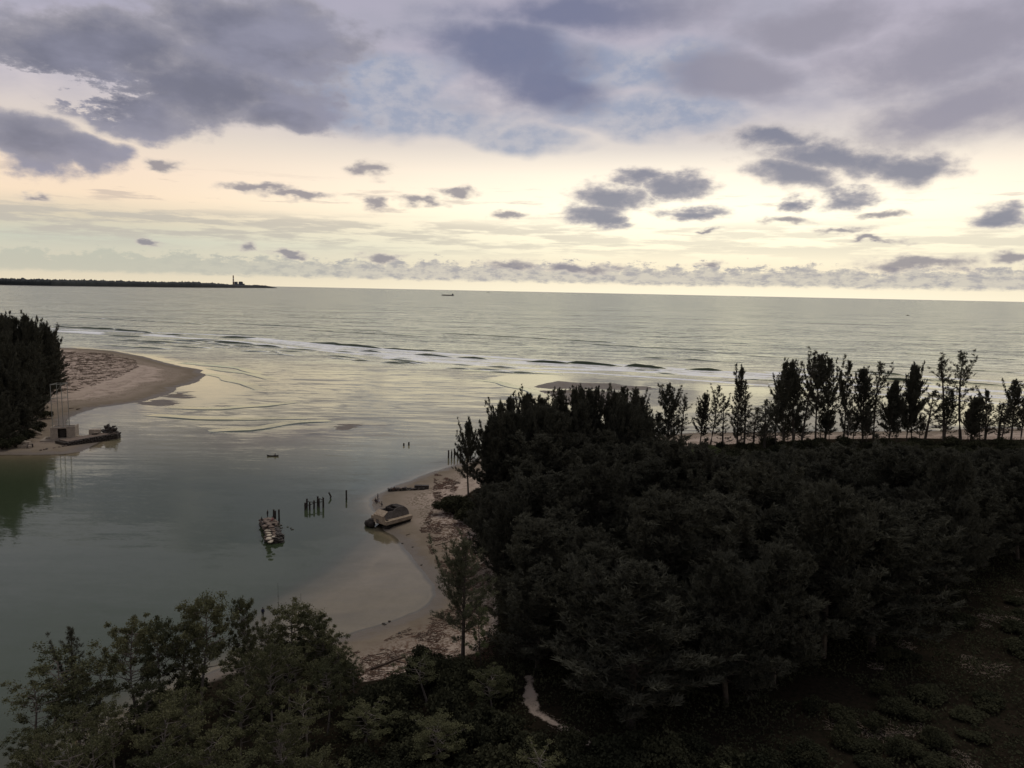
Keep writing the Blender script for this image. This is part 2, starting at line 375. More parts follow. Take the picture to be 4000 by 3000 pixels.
def leaf_mat(name, c1, c2, trans=.25):
    def fn(T):
        oi = T.n('ShaderNodeObjectInfo').outputs['Random']
        g = T.n('ShaderNodeNewGeometry'); n = T.noise(g.outputs['Position'], .55, 3, .6).outputs[0]
        n2 = T.noise(g.outputs['Position'], 3.5, 2, .6).outputs[0]
        f = T.ss(T.m('ADD', T.m('MULTIPLY', oi, .35), T.m('ADD', T.m('MULTIPLY', n, .55), T.m('MULTIPLY', n2, .35))), .3, .95)
        col = T.mix(f, c1, c2)
        d = T.n('ShaderNodeBsdfDiffuse'); T.l.new(col, d.inputs[0])
        tr = T.n('ShaderNodeBsdfTranslucent'); T.l.new(col, tr.inputs[0])
        mx = T.n('ShaderNodeMixShader'); mx.inputs[0].default_value = trans
        T.l.new(d.outputs[0], mx.inputs[1]); T.l.new(tr.outputs[0], mx.inputs[2]); return mx.outputs[0]
    return material(name, fn)
M_needle = leaf_mat('casuarina_needles', (.052, .052, .040), (.082, .080, .058), .15)
M_needle2 = leaf_mat('olive_needles', (.065, .07, .042), (.12, .12, .075), .2)
M_leaf = leaf_mat('broad_leaves', (.055, .060, .034), (.12, .118, .062), .2)
M_leaf2 = leaf_mat('pale_leaves', (.09, .11, .05), (.17, .19, .09), .2)
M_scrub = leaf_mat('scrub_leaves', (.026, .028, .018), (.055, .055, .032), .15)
M_bark = rough_mat('bark', (.045, .036, .028), (.085, .07, .055), scale=1.5)
M_palebark = rough_mat('pale_bark', (.12, .10, .085), (.20, .175, .15), scale=1.5)
M_concrete = rough_mat('stained_concrete', (.36, .31, .24), (.25, .21, .17), (.14, .10, .075), scale=.7)
M_hull = rough_mat('rusty_pale_hull', (.38, .31, .22), (.26, .205, .145), (.16, .095, .06), scale=.9)
M_hulldark = rough_mat('weathered_grey_plate', (.16, .14, .12), (.10, .085, .07), (.05, .04, .03), scale=.8)
M_black = rough_mat('black_encrusted_steel_and_shade', (.018, .015, .013), (.035, .028, .022), scale=2)  # black steel, also the painted shade in the hut doorway
M_post = rough_mat('weathered_piling', (.022, .017, .014), (.04, .03, .024), (.10, .085, .07), scale=1.3)
M_stone = rough_mat('sack_stone', (.20, .15, .115), (.12, .095, .075), (.07, .055, .045), scale=1.2)
M_stone2 = rough_mat('pale_sack_stone', (.52, .46, .34), (.42, .36, .28), (.25, .2, .16), scale=1.5)
M_darkstone = rough_mat('wet_dark_stone', (.032, .026, .02), (.055, .045, .036), (.018, .015, .013), scale=1.2, rough=.6)
M_wood = rough_mat('driftwood', (.10, .07, .05), (.06, .042, .03), scale=2)
M_litter = rough_mat('brown_litter', (.12, .065, .045), (.06, .04, .03), scale=.5)
M_stick = rough_mat('bleached_sticks', (.34, .28, .22), (.18, .14, .11), scale=.8)
M_steel = rough_mat('galvanised_pole', (.16, .16, .14), (.24, .24, .21), scale=3, rough=.6)
M_ship = rough_mat('ship_hull', (.06, .045, .05), (.09, .07, .07), scale=.02)
M_white = rough_mat('faded_white', (.5, .5, .48), (.4, .4, .38), scale=.05)
M_red = rough_mat('faded_red', (.20, .07, .04), (.16, .06, .04), scale=.05)
M_chim = rough_mat('brown_chimney', (.16, .09, .06), (.12, .07, .05), scale=.05)
M_farwall = rough_mat('far_wall', (.12, .13, .15), (.09, .10, .12), scale=.02)

def sand_fn(T):
    g = T.n('ShaderNodeNewGeometry'); pos = g.outputs['Position']
    sp = T.n('ShaderNodeSeparateXYZ'); T.l.new(pos, sp.inputs[0]); z = sp.outputs[2]
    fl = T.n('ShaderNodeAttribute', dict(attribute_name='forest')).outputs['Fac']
    lt = T.n('ShaderNodeAttribute', dict(attribute_name='litter')).outputs['Fac']
    n1 = T.noise(pos, .25, 5, .6).outputs[0]; n2 = T.noise(pos, 1.6, 5, .65).outputs[0]; n3 = T.noise(pos, 9, 3, .6).outputs[0]
    dry = T.mix(T.ss(n1, .35, .65), (.42, .34, .28), (.36, .295, .235))
    dry = T.mix(T.m('MULTIPLY', T.ss(n3, .5, .75), .4), dry, (.22, .17, .13))
    damp = T.mix(T.ss(n1, .35, .65), (.20, .165, .125), (.165, .135, .10))
    zz = T.m('ADD', z, T.m('MULTIPLY', T.m('SUBTRACT', n1, .5), .5))
    col = T.mix(T.ss(zz, .35, 1.0), damp, dry)
    # damp dark streak along the old tide line
    tl = T.m('MULTIPLY', T.ss(zz, .55, .72), T.ss(zz, .95, .78))
    col = T.mix(T.m('MULTIPLY', tl, T.ss(n2, .42, .6)), col, (.13, .105, .075))
    lm = T.m('MULTIPLY', lt, T.ss(T.m('ADD', T.m('MULTIPLY', n2, .7), T.m('MULTIPLY', n3, .3)), .46, .60))
    col = T.mix(T.m('MULTIPLY', lm, .85), col, T.mix(T.ss(n3, .4, .6), (.14, .075, .05), (.075, .045, .032)))
    wl = T.m('MULTIPLY', T.ss(zz, 1.02, 1.05), T.ss(zz, 1.12, 1.08))
    col = T.mix(T.m('MULTIPLY', wl, T.m('MULTIPLY', T.ss(n3, .45, .55), .7)), col, (.10, .075, .055))
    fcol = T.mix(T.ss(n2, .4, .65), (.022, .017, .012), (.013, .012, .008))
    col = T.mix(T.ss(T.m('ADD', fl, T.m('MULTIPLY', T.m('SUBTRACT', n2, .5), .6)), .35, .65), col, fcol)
    wet = T.ss(zz, .30, .10)
    col = T.mix(wet, col, T.mix(T.ss(n1, .3, .7), (.13, .107, .082), (.11, .09, .07)))
    col = T.mix(T.ss(z, -.03, -.13), col, T.mix(T.ss(n1, .3, .7), (.36, .29, .215), (.30, .24, .175)))
    rgh = T.m('SUBTRACT', .95, T.m('MULTIPLY', wet, .35))
    bp = T.n('ShaderNodeBump'); bp.inputs['Strength'].default_value = .5; bp.inputs['Distance'].default_value = .15
    T.l.new(T.m('ADD', n2, T.m('MULTIPLY', n3, .3)), bp.inputs['Height'])
    return pbr(T, col, rgh, T.m('MULTIPLY', wet, .25), bp.outputs[0])
M_sand = material('beach_sand', sand_fn)

def water_fn(T):
    g = T.n('ShaderNodeNewGeometry'); pos = g.outputs['Position']
    dep = T.n('ShaderNodeAttribute', dict(attribute_name='depth')).outputs['Fac']
    rgf = T.n('ShaderNodeAttribute', dict(attribute_name='chop')).outputs['Fac']
    foam = T.n('ShaderNodeAttribute', dict(attribute_name='foam')).outputs['Fac']
    big = T.noise(T.v('MULTIPLY', pos, (.0035, .007, 1)), 1, 4, .6).outputs[0]
    patch = T.noise(T.v('MULTIPLY', pos, (.012, .03, 1)), 1, 4, .6).outputs[0]
    amp = T.m('MULTIPLY', rgf, T.m('ADD', T.m('MULTIPLY', patch, 1.1), T.m('MULTIPLY', big, .9)))
    def slope(sx, sy, w, det=2.0, dist=0.0):
        c = T.noise(T.v('MULTIPLY', pos, (sx, sy, 1)), 1, det, .6, dist).outputs[1]
        return T.v('MULTIPLY', T.v('SUBTRACT', c, (.5, .5, .5)), (w * .6, w, 0))
    s = T.v('ADD', slope(.045, .16, 1.0, 3, .6), T.v('ADD', slope(.22, .75, 1.0, 3, .4), slope(1.6, 3.2, 1.1, 2)))
    s = T.v('ADD', s, slope(.006, .035, .7, 3, .5))
    s = T.v('SCALE', s, scale=amp)
    rn = T.noise(T.v('MULTIPLY', pos, (.02, .17, 1)), 1, 4, .55, .8).outputs[0]
    rn2 = T.noise(T.v('MULTIPLY', pos, (.011, .075, 1)), 1, 4, .55, .8).outputs[0]
    rd = T.m('POWER', T.m('SUBTRACT', 1.0, T.m('ABSOLUTE', T.m('MULTIPLY', T.m('SUBTRACT', rn, .5), 5.0)), clamp=True), 9.0)
    rd2 = T.m('POWER', T.m('SUBTRACT', 1.0, T.m('ABSOLUTE', T.m('MULTIPLY', T.m('SUBTRACT', rn2, .5), 5.0)), clamp=True), 12.0)
    silt_glow = T.n('ShaderNodeAttribute', dict(attribute_name='silt_glow')).outputs['Fac']
    rk = T.m('MULTIPLY', T.m('ADD', T.m('MULTIPLY', rd, .07), T.m('MULTIPLY', rd2, .09)), T.m('ADD', T.m('MULTIPLY', silt_glow, T.ss(rgf, .02, .042, .05, .8)), T.m('MULTIPLY', rgf, .9)))
    s = T.v('ADD', s, T.xyz(0.0, T.m('MULTIPLY', rk, -1.0), 0.0))
    N = T.v('NORMALIZE', T.v('ADD', (0, 0, 1), s))
    N = T.v('NORMALIZE', T.v('ADD', g.outputs['Normal'], s))
    deepc = T.mix(T.ss(big, .35, .65), (.030, .043, .022), (.042, .054, .029))
    deepc = T.mix(silt_glow, deepc, (.33, .29, .185))  # silty tint, brightened to make up for reflected sky glow
    body = T.n('ShaderNodeBsdfDiffuse'); T.l.new(deepc, body.inputs[0])
    tr = T.n('ShaderNodeBsdfTransparent'); tr.inputs[0].default_value = (.93, .92, .87, 1)
    op = T.m('SUBTRACT', 1.0, T.m('EXPONENT', T.m('MULTIPLY', dep, -1.5)))
    under = T.n('ShaderNodeMixShader'); T.l.new(op, under.inputs[0]); T.l.new(tr.outputs[0], under.inputs[1]); T.l.new(body.outputs[0], under.inputs[2])
    gl = T.n('ShaderNodeBsdfGlossy'); gl.inputs[0].default_value = (.97, .99, .88, 1)
    T.l.new(T.m('MINIMUM', T.m('ADD', T.m('MULTIPLY', rgf, .8), .03), .22), gl.inputs['Roughness']); T.l.new(N, gl.inputs['Normal'])
    fr = T.n('ShaderNodeFresnel'); fr.inputs[0].default_value = 1.39; T.l.new(N, fr.inputs['Normal'])
    mx = T.n('ShaderNodeMixShader'); T.l.new(fr.outputs[0], mx.inputs[0]); T.l.new(under.outputs[0], mx.inputs[1]); T.l.new(gl.outputs[0], mx.inputs[2])
    fn1 = T.noise(T.v('MULTIPLY', pos, (.05, .16, 1)), 1, 6, .7, .5).outputs[0]
    fn2 = T.noise(T.v('MULTIPLY', pos, (.25, .5, 1)), 1, 4, .7).outputs[0]
    ff = T.m('MULTIPLY', T.ss(T.m('ADD', T.m('MULTIPLY', foam, .42), T.m('ADD', T.m('MULTIPLY', fn1, .9), T.m('MULTIPLY', fn2, .35))), .84, 1.02), T.ss(foam, .02, .2))
    fo = T.n('ShaderNodeBsdfDiffuse'); fo.inputs[0].default_value = (.86, .87, .88, 1)
    m2 = T.n('ShaderNodeMixShader'); T.l.new(T.m('MULTIPLY', ff, .8), m2.inputs[0]); T.l.new(mx.outputs[0], m2.inputs[1]); T.l.new(fo.outputs[0], m2.inputs[2])
    return m2.outputs[0]
M_water = material('sea_water', water_fn)

# ------------------------------------------------------------------ ground and water sheets
def fan(tmin, tmax, nc, ys):
    t = np.linspace(tmin, tmax, nc); Y, T_ = np.meshgrid(ys, t, indexing='ij'); X = Y * T_
    nr = len(ys); i = np.arange(nr - 1)[:, None] * nc + np.arange(nc - 1)[None, :]
    Fc = np.stack([i, i + 1, i + 1 + nc, i + nc], -1).reshape(-1, 4)
    return X.ravel(), Y.ravel(), Fc
def attr(me, name, vals):
    a = me.attributes.new(name, 'FLOAT', 'POINT'); a.data.foreach_set('value', np.asarray(vals, dtype=np.float32))
ys = np.geomspace(12, 1000, 840)
X, Y, Fc = fan(-.98, .98, 760, ys)
Z = terrain(X, Y)
me = mesh_np('ground', np.stack([X, Y, Z], 1), Fc, M_sand, True)
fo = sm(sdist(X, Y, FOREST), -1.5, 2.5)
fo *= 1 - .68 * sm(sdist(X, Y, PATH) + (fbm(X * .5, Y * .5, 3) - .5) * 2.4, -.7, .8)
LIT = [poly([(1700, 1850), (1800, 1900), (1740, 2000), (1880, 2120), (1930, 2330), (1800, 2330), (1700, 2200), (1640, 2080), (1700, 1980), (1690, 1930)]),
       poly([(1380, 2560), (1500, 2510), (1620, 2450), (1760, 2380), (1930, 2350), (1930, 2600), (1650, 2640), (1500, 2690), (1380, 2680)]),
       poly([(200, 1376), (420, 1384), (530, 1410), (540, 1440), (470, 1480), (380, 1510), (280, 1545), (180, 1560), (150, 1400)]),
       poly([(2640, 1740), (3000, 1720), (3600, 1710), (4100, 1716), (4100, 1740), (2640, 1775)])]
lit = np.zeros(X.shape)
for i, l in enumerate(LIT): lit = np.maximum(lit, sm(sdist(X, Y, l), -1.0, 3.5) * (.75 if i == 2 else 1))
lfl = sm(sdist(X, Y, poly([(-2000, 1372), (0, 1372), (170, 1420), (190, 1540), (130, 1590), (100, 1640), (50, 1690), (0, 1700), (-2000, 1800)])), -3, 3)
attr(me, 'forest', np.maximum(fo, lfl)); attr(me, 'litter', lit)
tag(link('ground', me), kind='structure')

ysw = np.concatenate([np.geomspace(12, 1300, 620), np.geomspace(1330, 70000, 60)])
X, Y, Fc = fan(-1.25, 1.25, 460, ysw)
me = mesh_np('water', np.stack([X, Y, np.zeros_like(X)], 1), Fc, M_water, True)
h = terrain(X, Y); h[Y > 1000] = -3
attr(me, 'depth', np.clip(-h, 0, 3))
far = sm(Y, 430, 900); chop = .055 - .015 * sm(Y, 200, 260) + .75 * far; silt_glow = sm(Y, 200, 320) * (1 - sm(Y, 520, 760))
for i, c in enumerate(CALM):
    d = sm(sdist(X, Y, c), -4, 14 if i < 3 else 25)
    chop = chop * (1 - d) + d * (.022, .028, .02, .05, .07)[i]
for c in CHOP:
    d = sm(sdist(X, Y, c), -10, 15); chop = chop * (1 - d) + d * .45
attr(me, 'chop', chop); attr(me, 'silt_glow', silt_glow)
foam = np.zeros(X.shape)
for i, c in enumerate(FOAM): foam = np.maximum(foam, (.80 if i == 2 else 1) * sm(sdist(X, Y, c), -8, 12))
for ln, wd in (([(1900, 1446), (2300, 1457), (2800, 1491), (3300, 1530), (4100, 1592)], 5), ([(560, 1309), (900, 1331), (1100, 1353), (1400, 1383), (1700, 1409), (1900, 1421)], 6), ([(2000, 1436), (2400, 1446), (2900, 1476), (3400, 1508), (4100, 1560)], 6),
        ([(200, 1284), (500, 1296), (800, 1306), (960, 1314)], 6), ([(3100, 1440), (3500, 1462), (4100, 1506)], 7), ([(1000, 1323), (1300, 1350), (1700, 1379), (2060, 1404), (2600, 1438), (3000, 1462)], 8), ([(2300, 1436), (2800, 1466), (3300, 1498), (4100, 1572)], 5), ([(1500, 1398), (1900, 1428), (2300, 1446)], 5)):
    foam = np.maximum(foam, .95 * sm(-sdist(X, Y, poly(ln), False), -wd * 1.6, -wd * .5))
# thin lip of foam where the water meets the sand
attr(me, 'foam', foam)
tag(link('water', me), kind='structure')

# breaking waves
def wave(px, hgt, name='breaking_wave', chp=.14, fo=1.0):
    pts = []
    for i in range(len(px) - 1):
        a, b = at(*px[i]), at(*px[i + 1]); n = max(4, int((b - a).length / 5))
        for k in range(n): pts.append(a.lerp(b, k / n))
    pts.append(at(*px[-1])); n = len(pts); V = []; prof = [(-1.8, -.15), (-.75, .25), (-.35, .75), (0, 1.0), (.8, .9), (3, .55), (6, .2), (10, -.08)]
    ph = random.random() * 50
    for i, p in enumerate(pts):
        d = (pts[min(i + 1, n - 1)] - pts[max(i - 1, 0)]).normalized(); nn = Vector((-d.y, d.x, 0))
        if nn.y < 0: nn = -nn
        e = min(1, min(i, n - 1 - i) / max(2.5, n * .05)) ** .7
        s = hgt * e * (.4 + .95 * float(fbm(np.array([ph + i * .33]), np.array([0.]), 2)[0]))
        wob = (float(vnoise(np.array([ph + i * .25]), np.array([5.]))[0]) - .5) * 5
        for a, z in prof: V.append(p + nn * (a * 1.0 + wob) + Vector((0, 0, z * s if z > 0 else z)))
    k = len(prof); Fc = [(i * k + j, (i + 1) * k + j, (i + 1) * k + j + 1, i * k + j + 1) for i in range(n - 1) for j in range(k - 1)]
    me = bpy.data.meshes.new(name); me.from_pydata([tuple(v) for v in V], [], Fc); me.update()
    for p in me.polygons: p.use_smooth = True
    me.materials.append(M_water)
    attr(me, 'depth', np.full(len(V), 3.0)); attr(me, 'chop', np.full(len(V), chp))
    fm = np.zeros((n, k)); fm[:, 3] = .3; fm[:, 4] = .8; fm[:, 5] = .8; fm[:, 6] = .4; fm *= fo; attr(me, 'foam', fm.ravel())
    tag(link(name, me), kind='structure')
for px, hh in [([(1212, 1339), (1300, 1345), (1400, 1354), (1500, 1362)], 2.0), ([(1480, 1361), (1600, 1367), (1710, 1370)], 1.1), ([(1395, 1372), (1490, 1377)], 1.4),
        ([(1612, 1386), (1700, 1390), (1770, 1396)], 1.7), ([(1780, 1396), (1900, 1404)], 1.6), ([(2055, 1413), (2120, 1416), (2250, 1421)], 1.8), ([(2200, 1418), (2350, 1427), (2432, 1431)], 2.4),
        ([(2436, 1431), (2520, 1436), (2601, 1441)], 2.7), ([(2674, 1443), (2750, 1447), (2830, 1451)], 2.1), ([(2480, 1445), (2580, 1449)], 1.0),
        ([(205, 1276), (420, 1286), (600, 1301)], 1.6), ([(420, 1311), (560, 1316)], 1.5), ([(640, 1306), (722, 1309)], 1.5), ([(450, 1330), (700, 1338)], .9),
        ([(850, 1317), (1000, 1320)], 1.6), ([(830, 1335), (1000, 1344)], 1.5), ([(960, 1346), (1100, 1358)], 1.1), ([(760, 1326), (870, 1330)], .9),
        ([(3290, 1452), (3420, 1458), (3560, 1470)], 1.3), ([(3430, 1480), (3540, 1487), (3650, 1500)], 2.2), ([(3600, 1482), (3800, 1500), (4000, 1516)], 1.5),
        ([(2900, 1480), (3050, 1488)], .9), ([(2560, 1456), (2640, 1462)], .7), ([(1280, 1388), (1420, 1400)], .8), ([(1500, 1412), (1640, 1422)], .7), ([(3000, 1500), (3300, 1520)], .6)]:
    wave(px, hh)
for k in range(46):
    x = random.uniform(480, 2000); y = 1318 + (x - 480) * .075 + random.uniform(-8, 26); w = random.uniform(30, 130)
    wave([(x, y), (x + w, y + w * .055)], random.uniform(.35, .9))
for pl_ in ([(775, 1462), (860, 1478), (940, 1502), (985, 1526)], [(790, 1440), (900, 1452), (990, 1470), (1050, 1484)], [(700, 1418), (820, 1428), (930, 1442), (1010, 1462)],
        [(560, 1626), (760, 1642), (980, 1646), (1200, 1638)], [(640, 1596), (860, 1600), (1050, 1590), (1180, 1572)], [(820, 1692), (980, 1682), (1150, 1660), (1300, 1646)], [(1850, 1484), (1940, 1498), (2030, 1520), (2090, 1546)], [(1800, 1450), (2000, 1458), (2200, 1462)]):
    wave(pl_, .24, 'ripple_line', .03, 0.0)
for x, y, w in ((300, 1240, 500), (900, 1262, 600), (1700, 1300, 700), (2300, 1345, 500), (2900, 1388, 600), (3300, 1420, 700), (1200, 1290, 500), (400, 1350, 260), (2500, 1395, 420), (3500, 1380, 500)):
    wave([(x, y), (x + w * .5, y + w * .027), (x + w, y + w * .055)], .6)

# ------------------------------------------------------------------ far headland
def headland():
    sh = [(-900, 1102), (-300, 1110), (0, 1114), (200, 1118), (380, 1120), (560, 1122), (760, 1124), (912, 1125), (1000, 1125.2), (1050, 1125.6), (1082, 1126)]
    tops = {-900: 1077, -300: 1083, 0: 1088.5, 200: 1094, 380: 1097, 560: 1102, 760: 1103, 850: 1109, 912: 1113, 960: 1114.5, 1020: 1115, 1082: 1117}
    tk = sorted(tops)
    P0 = [at(*p) for p in sh]; N = 900; V = []; VG = []
    cum = np.cumsum([0] + [(P0[i + 1].xy - P0[i].xy).length for i in range(len(P0) - 1)])
    for i in range(N):
        pxx = -900 + (1083 + 900) * i / (N - 1)
        pyy = np.interp(pxx, [s[0] for s in sh], [s[1] for s in sh]); p = at(pxx, pyy)
        ty = np.interp(pxx, tk, [tops[k] for k in tk]); d = Vector((p.x, p.y, 0)).normalized()
        hh = height_for(p.x, p.y, ty) * 1.02
        for j, (off, f) in enumerate([(90, 0.0), (100, .55), (160, .8), (400, .9), (700, 1.0), (1100, .9), (1500, 0)]):
            tap = min(1, (N - 1 - i) / 25 + .15)
            nz = float(fbm(np.array([i * .31 + j * 9.1]), np.array([j * 3.3]), 3)[0])
            nz2 = random.random()
            V.append(p + d * off + Vector((0, 0, max(1, hh * f * tap * (.78 + .42 * nz + .22 * nz2) if f else 1))))
        for off, z in ((-20, -1), (30, 3.0), (1500, 3.0), (1560, -1)): VG.append(p + d * off + Vector((0, 0, z)))
    k = 7; Fc = [(i * k + j, (i + 1) * k + j, (i + 1) * k + j + 1, i * k + j + 1) for i in range(N - 1) for j in range(k - 1)]
    o = link('far_forest', mesh_np('far_forest', V, Fc, rough_mat('far_trees', (.014, .018, .020), (.024, .028, .028), scale=.01))); tag(o, kind='stuff')
    k = 4; Fc = [(i * k + j, (i + 1) * k + j, (i + 1) * k + j + 1, i * k + j + 1) for i in range(N - 1) for j in range(k - 1)]
    o = link('headland', mesh_np('headland', VG, Fc, rough_mat('far_beach', (.20, .18, .15), (.16, .14, .12), scale=.01))); tag(o, kind='structure')
    # power station
    b = at(912, 1121.5); s = (b.xy.length) / F
    root = empty('power_station', (b.x, b.y, 3), -math.atan2(b.x, b.y))
    tag(root, 'distant coastal power station with a striped chimney and boxy blocks on the headland', 'power station')
    hch = height_for(b.x, b.y, 1076)
    n = 9
    for i in range(n):
        z0, z1 = hch * i / n, hch * (i + 1) / n; r0 = (3.0 - 1.2 * i / n) * s; r1 = (3.0 - 1.2 * (i + 1) / n) * s
        mt = M_white if i in (4, 6) else M_red if i > 3 else M_chim
        MB().tube([(0, 0, z0), (0, 0, z1)], [r0, r1], 12).obj('chimney_band', mt, root)
    for x0, x1, z in ((3, 15, 19.5), (15, 21, 12), (18, 33, 19), (33, 39, 13), (-12, 3, 8), (39, 52, 5)):
        MB().box(x0 * s, x1 * s, 20, 20 + 14 * s, 0, z * s).obj('block', M_farwall, root)
    MB().box(20 * s, 31 * s, 10, 20 + 10 * s, 19 * s, 20.4 * s).obj('roof_house', M_farwall, root)
headland()

# ------------------------------------------------------------------ ships and boats
def ship(px, py, length_px, label, bridge=True):
    p = at(px, py); s = p.xy.length / F; L = length_px * s; root = empty('cargo_ship', p, -math.atan2(p.x, p.y))
    tag(root, label, 'ship', 'ships near the horizon')
    h = L * .075; w = L * .14; ys_ = [(-.5, .5), (-.46, .8), (-.3, 1), (.42, 1), (.5, .75)]
    V = []; Fc = []
    for x, wf in ys_:
        V += [(x * L, -w / 2 * wf, h * (1.05 if abs(x) > .4 else 1)), (x * L * .97, -w / 2 * wf * .8, -2), (x * L * .97, w / 2 * wf * .8, -2), (x * L, w / 2 * wf, h * (1.05 if abs(x) > .4 else 1))]
    for i in range(4): Fc += [(i * 4 + j, i * 4 + j + 1, i * 4 + 5 + j, i * 4 + 4 + j) for j in range(3)] + [(i * 4 + 3, i * 4, i * 4 + 4, i * 4 + 7)]
    Fc += [(0, 3, 2, 1), (16, 17, 18, 19)]
    MB().add(V, Fc).obj('hull', M_ship, root)
    MB().box(.33 * L, .45 * L, -w * .38, w * .38, h, h * 1.9).box(.36 * L, .43 * L, -w * .45, w * .45, h * 1.9, h * 2.25).obj('bridge', M_farwall if bridge else M_ship, root)
    MB().tube([(.42 * L, 0, h * 2.2), (.42 * L, 0, h * 2.9)], L * .012, 8).obj('funnel', M_ship, root)
    for x in (-.3, -.1, .1): MB().box(x * L, (x + .13) * L, -w * .3, w * .3, h, h * 1.12).obj('hatch_cover', M_ship, root)
ship(1749, 1155, 48, 'long low dark cargo barge with its bridge at the right end, far out at sea')
ship(1906, 1142.5, 12, 'tiny dark ship almost on the horizon right of the long barge', False)

def make_boat(p, rz, L, name, label, cat='boat', engine=False):
    root = empty(name, p, rz); tag(root, label, cat)
    V = []; st_ = [(-.5, .05, .20), (-.42, .5, .12), (-.2, .95, .06), (.1, 1, .05), (.35, .75, .09), (.47, .3, .17), (.52, .04, .26)]
    w = L * .085 if not engine else L * .16
    for x, wf, sh in st_:
        z = sh * L * .5 + .22
        V += [(x * L, -w * wf, z), (x * L, -w * wf * .75, -.05), (x * L, 0, -.18), (x * L, w * wf * .75, -.05), (x * L, w * wf, z), (x * L, w * wf * .82, z - .03), (x * L, 0, .02), (x * L, -w * wf * .82, z - .03)]
    Fc = [(i * 8 + j, i * 8 + (j + 1) % 8, i * 8 + 8 + (j + 1) % 8, i * 8 + 8 + j) for i in range(6) for j in range(8)] + [tuple(range(8)), tuple(range(48, 56))[::-1]]
    MB().add(V, Fc).obj('hull', M_black, root)
    for x in (-.2, .05, .28): MB().box(x * L - .1, x * L + .1, -w * .8, w * .8, .2, .24).obj('seat', M_wood, root)
    return root
ca, cb = at(1044, 1783), at(1088, 1783); cd = cb - ca
CANOE = make_boat((ca + cb) / 2, math.atan2(cd.y, cd.x) + math.pi, cd.length, 'canoe', 'slim dark canoe with a raised bow crossing the calm inlet', 'canoe')
fp = at(3545, 1233)
fb = make_boat(fp, 0, 12, 'fishing_boat', 'small dark fishing boat alone on the open sea at the right', 'boat', True)
MB().box(-1, 2.2, -1.1, 1.1, .8, 2.6).obj('cabin', M_ship, fb)

# ------------------------------------------------------------------ pilings
def post_mesh(h, r=.21, lean=(0, 0), seed=0, n=9, notch=False):
    rr = random.Random(seed); mb = MB(); pts = []; rad = []
    for i in range(7):
        t = i / 6; z = -1.2 + (h + 1.2) * t
        pts.append((lean[0] * t + rr.uniform(-.02, .02), lean[1] * t + rr.uniform(-.02, .02), z)); rad.append(r * (1.12 - .15 * t) * rr.uniform(.93, 1.07) if i < 5 else r * rr.uniform(.95, 1.05))
    mb.tube(pts, rad, n)
    if notch: mb.box(-r * .9, -r * .1, -r * .7, r * .7, h - .02, h + .18)
    return mb
def post_at(px, top, bot):
    p = at(px, bot); return p, max(.4, height_for(p.x, p.y, top))
def single_post(px, top, bot, label, group=None, lean=(0, 0), r=.21, seed=0):
    p, h = post_at(px, top, bot)
    mb = post_mesh(h, r, lean, seed); o = mb.obj('piling', M_post, None, loc=p)
    o.rotation_euler = (0, 0, random.random() * 6)
    tag(o, label, 'piling', group); return o
fr_posts = [(1192, 1964, 1991), (1199, 1948, 1984), (1209.6, 1960, 1990), (1227, 1955, 1986), (1241, 1938.5, 1975), (1246, 1948, 1981), (1262.7, 1944, 1982)]
c0, _ = post_at(*fr_posts[3]); root = empty('pier_remains', c0)
tag(root, 'seven dark pilings still tied together by slanting beams, standing in the inlet', 'pier remains')
tp = []
for i, (a, b, c) in enumerate(fr_posts):
    p, hh = post_at(a, b, c); post_mesh(hh, .22, (0, 0), i, notch=(i == 6)).obj('post', M_post, root, loc=p - c0); tp.append((p - c0, hh))
for a, b, za, zb in ((1, 3, .72, .75), (4, 6, .82, .76), (2, 3, .6, .66), (0, 2, .55, .62), (3, 5, .70, .66), (5, 6, .56, .62)):
    A = tp[a][0] + Vector((0, 0, tp[a][1] * za)); B = tp[b][0] + Vector((0, 0, tp[b][1] * zb)); e = (B - A) * .04
    MB().tube([A - e, B + e], .09, 5).obj('beam', M_post, root)
g = 'pilings standing in the inlet'
p, hh = post_at(1291, 1924, 1946)
mb = MB().tube([(.05, 0, -1), (0.0, 0, .1), (.1, 0, .45), (-.45, .1, hh - .05), (-.5, .1, hh)], [.2, .21, .22, .2, .19], 8); o = mb.obj('piling', M_post, loc=p); tag(o, 'short broken piling with a bent leaning top', 'piling', g)
single_post(1353, 1915, 1950, 'lone tall straight piling at the right of the broken one', g, seed=12)
single_post(1069.5, 1990, 2036, 'tall piling behind the stone mound, left one of the close pair', g, r=.2, seed=13)
single_post(1075.5, 1995, 2042, 'slightly shorter piling touching its taller neighbour behind the stone mound', g, r=.2, seed=14)
single_post(1090, 1990, 2040, 'piling standing apart just right of the close pair by the mound', g, r=.2, seed=15)
single_post(1577.5, 1731, 1741, 'lowest rounded piling stump out in mid channel', g, r=.27, seed=16)
single_post(1597, 1727, 1740, 'squat piling stump beside the lowest one in mid channel', g, r=.27, seed=17)
for k, (a, b, c, ln, d) in enumerate([(1752, 1758.8, 1789, 0, 'leftmost of the row of six pilings off the beach point'), (1764, 1756.5, 1788, 0, 'second piling from the left in the row off the beach point'),
        (1775, 1752.4, 1786, 0, 'third piling from the left in the row off the beach point'), (1787.5, 1748.8, 1785, .2, 'fourth piling, flaking at its middle, in the row off the beach point'),
        (1799, 1745, 1786, -.15, 'fifth and tallest crooked piling in the row off the beach point'), (1821, 1749, 1786, 0, 'last piling of the row, half hidden by casuarina twigs')]):
    single_post(a, b, c, d, 'row of pilings off the beach point', (ln, 0), .24, 20 + k)
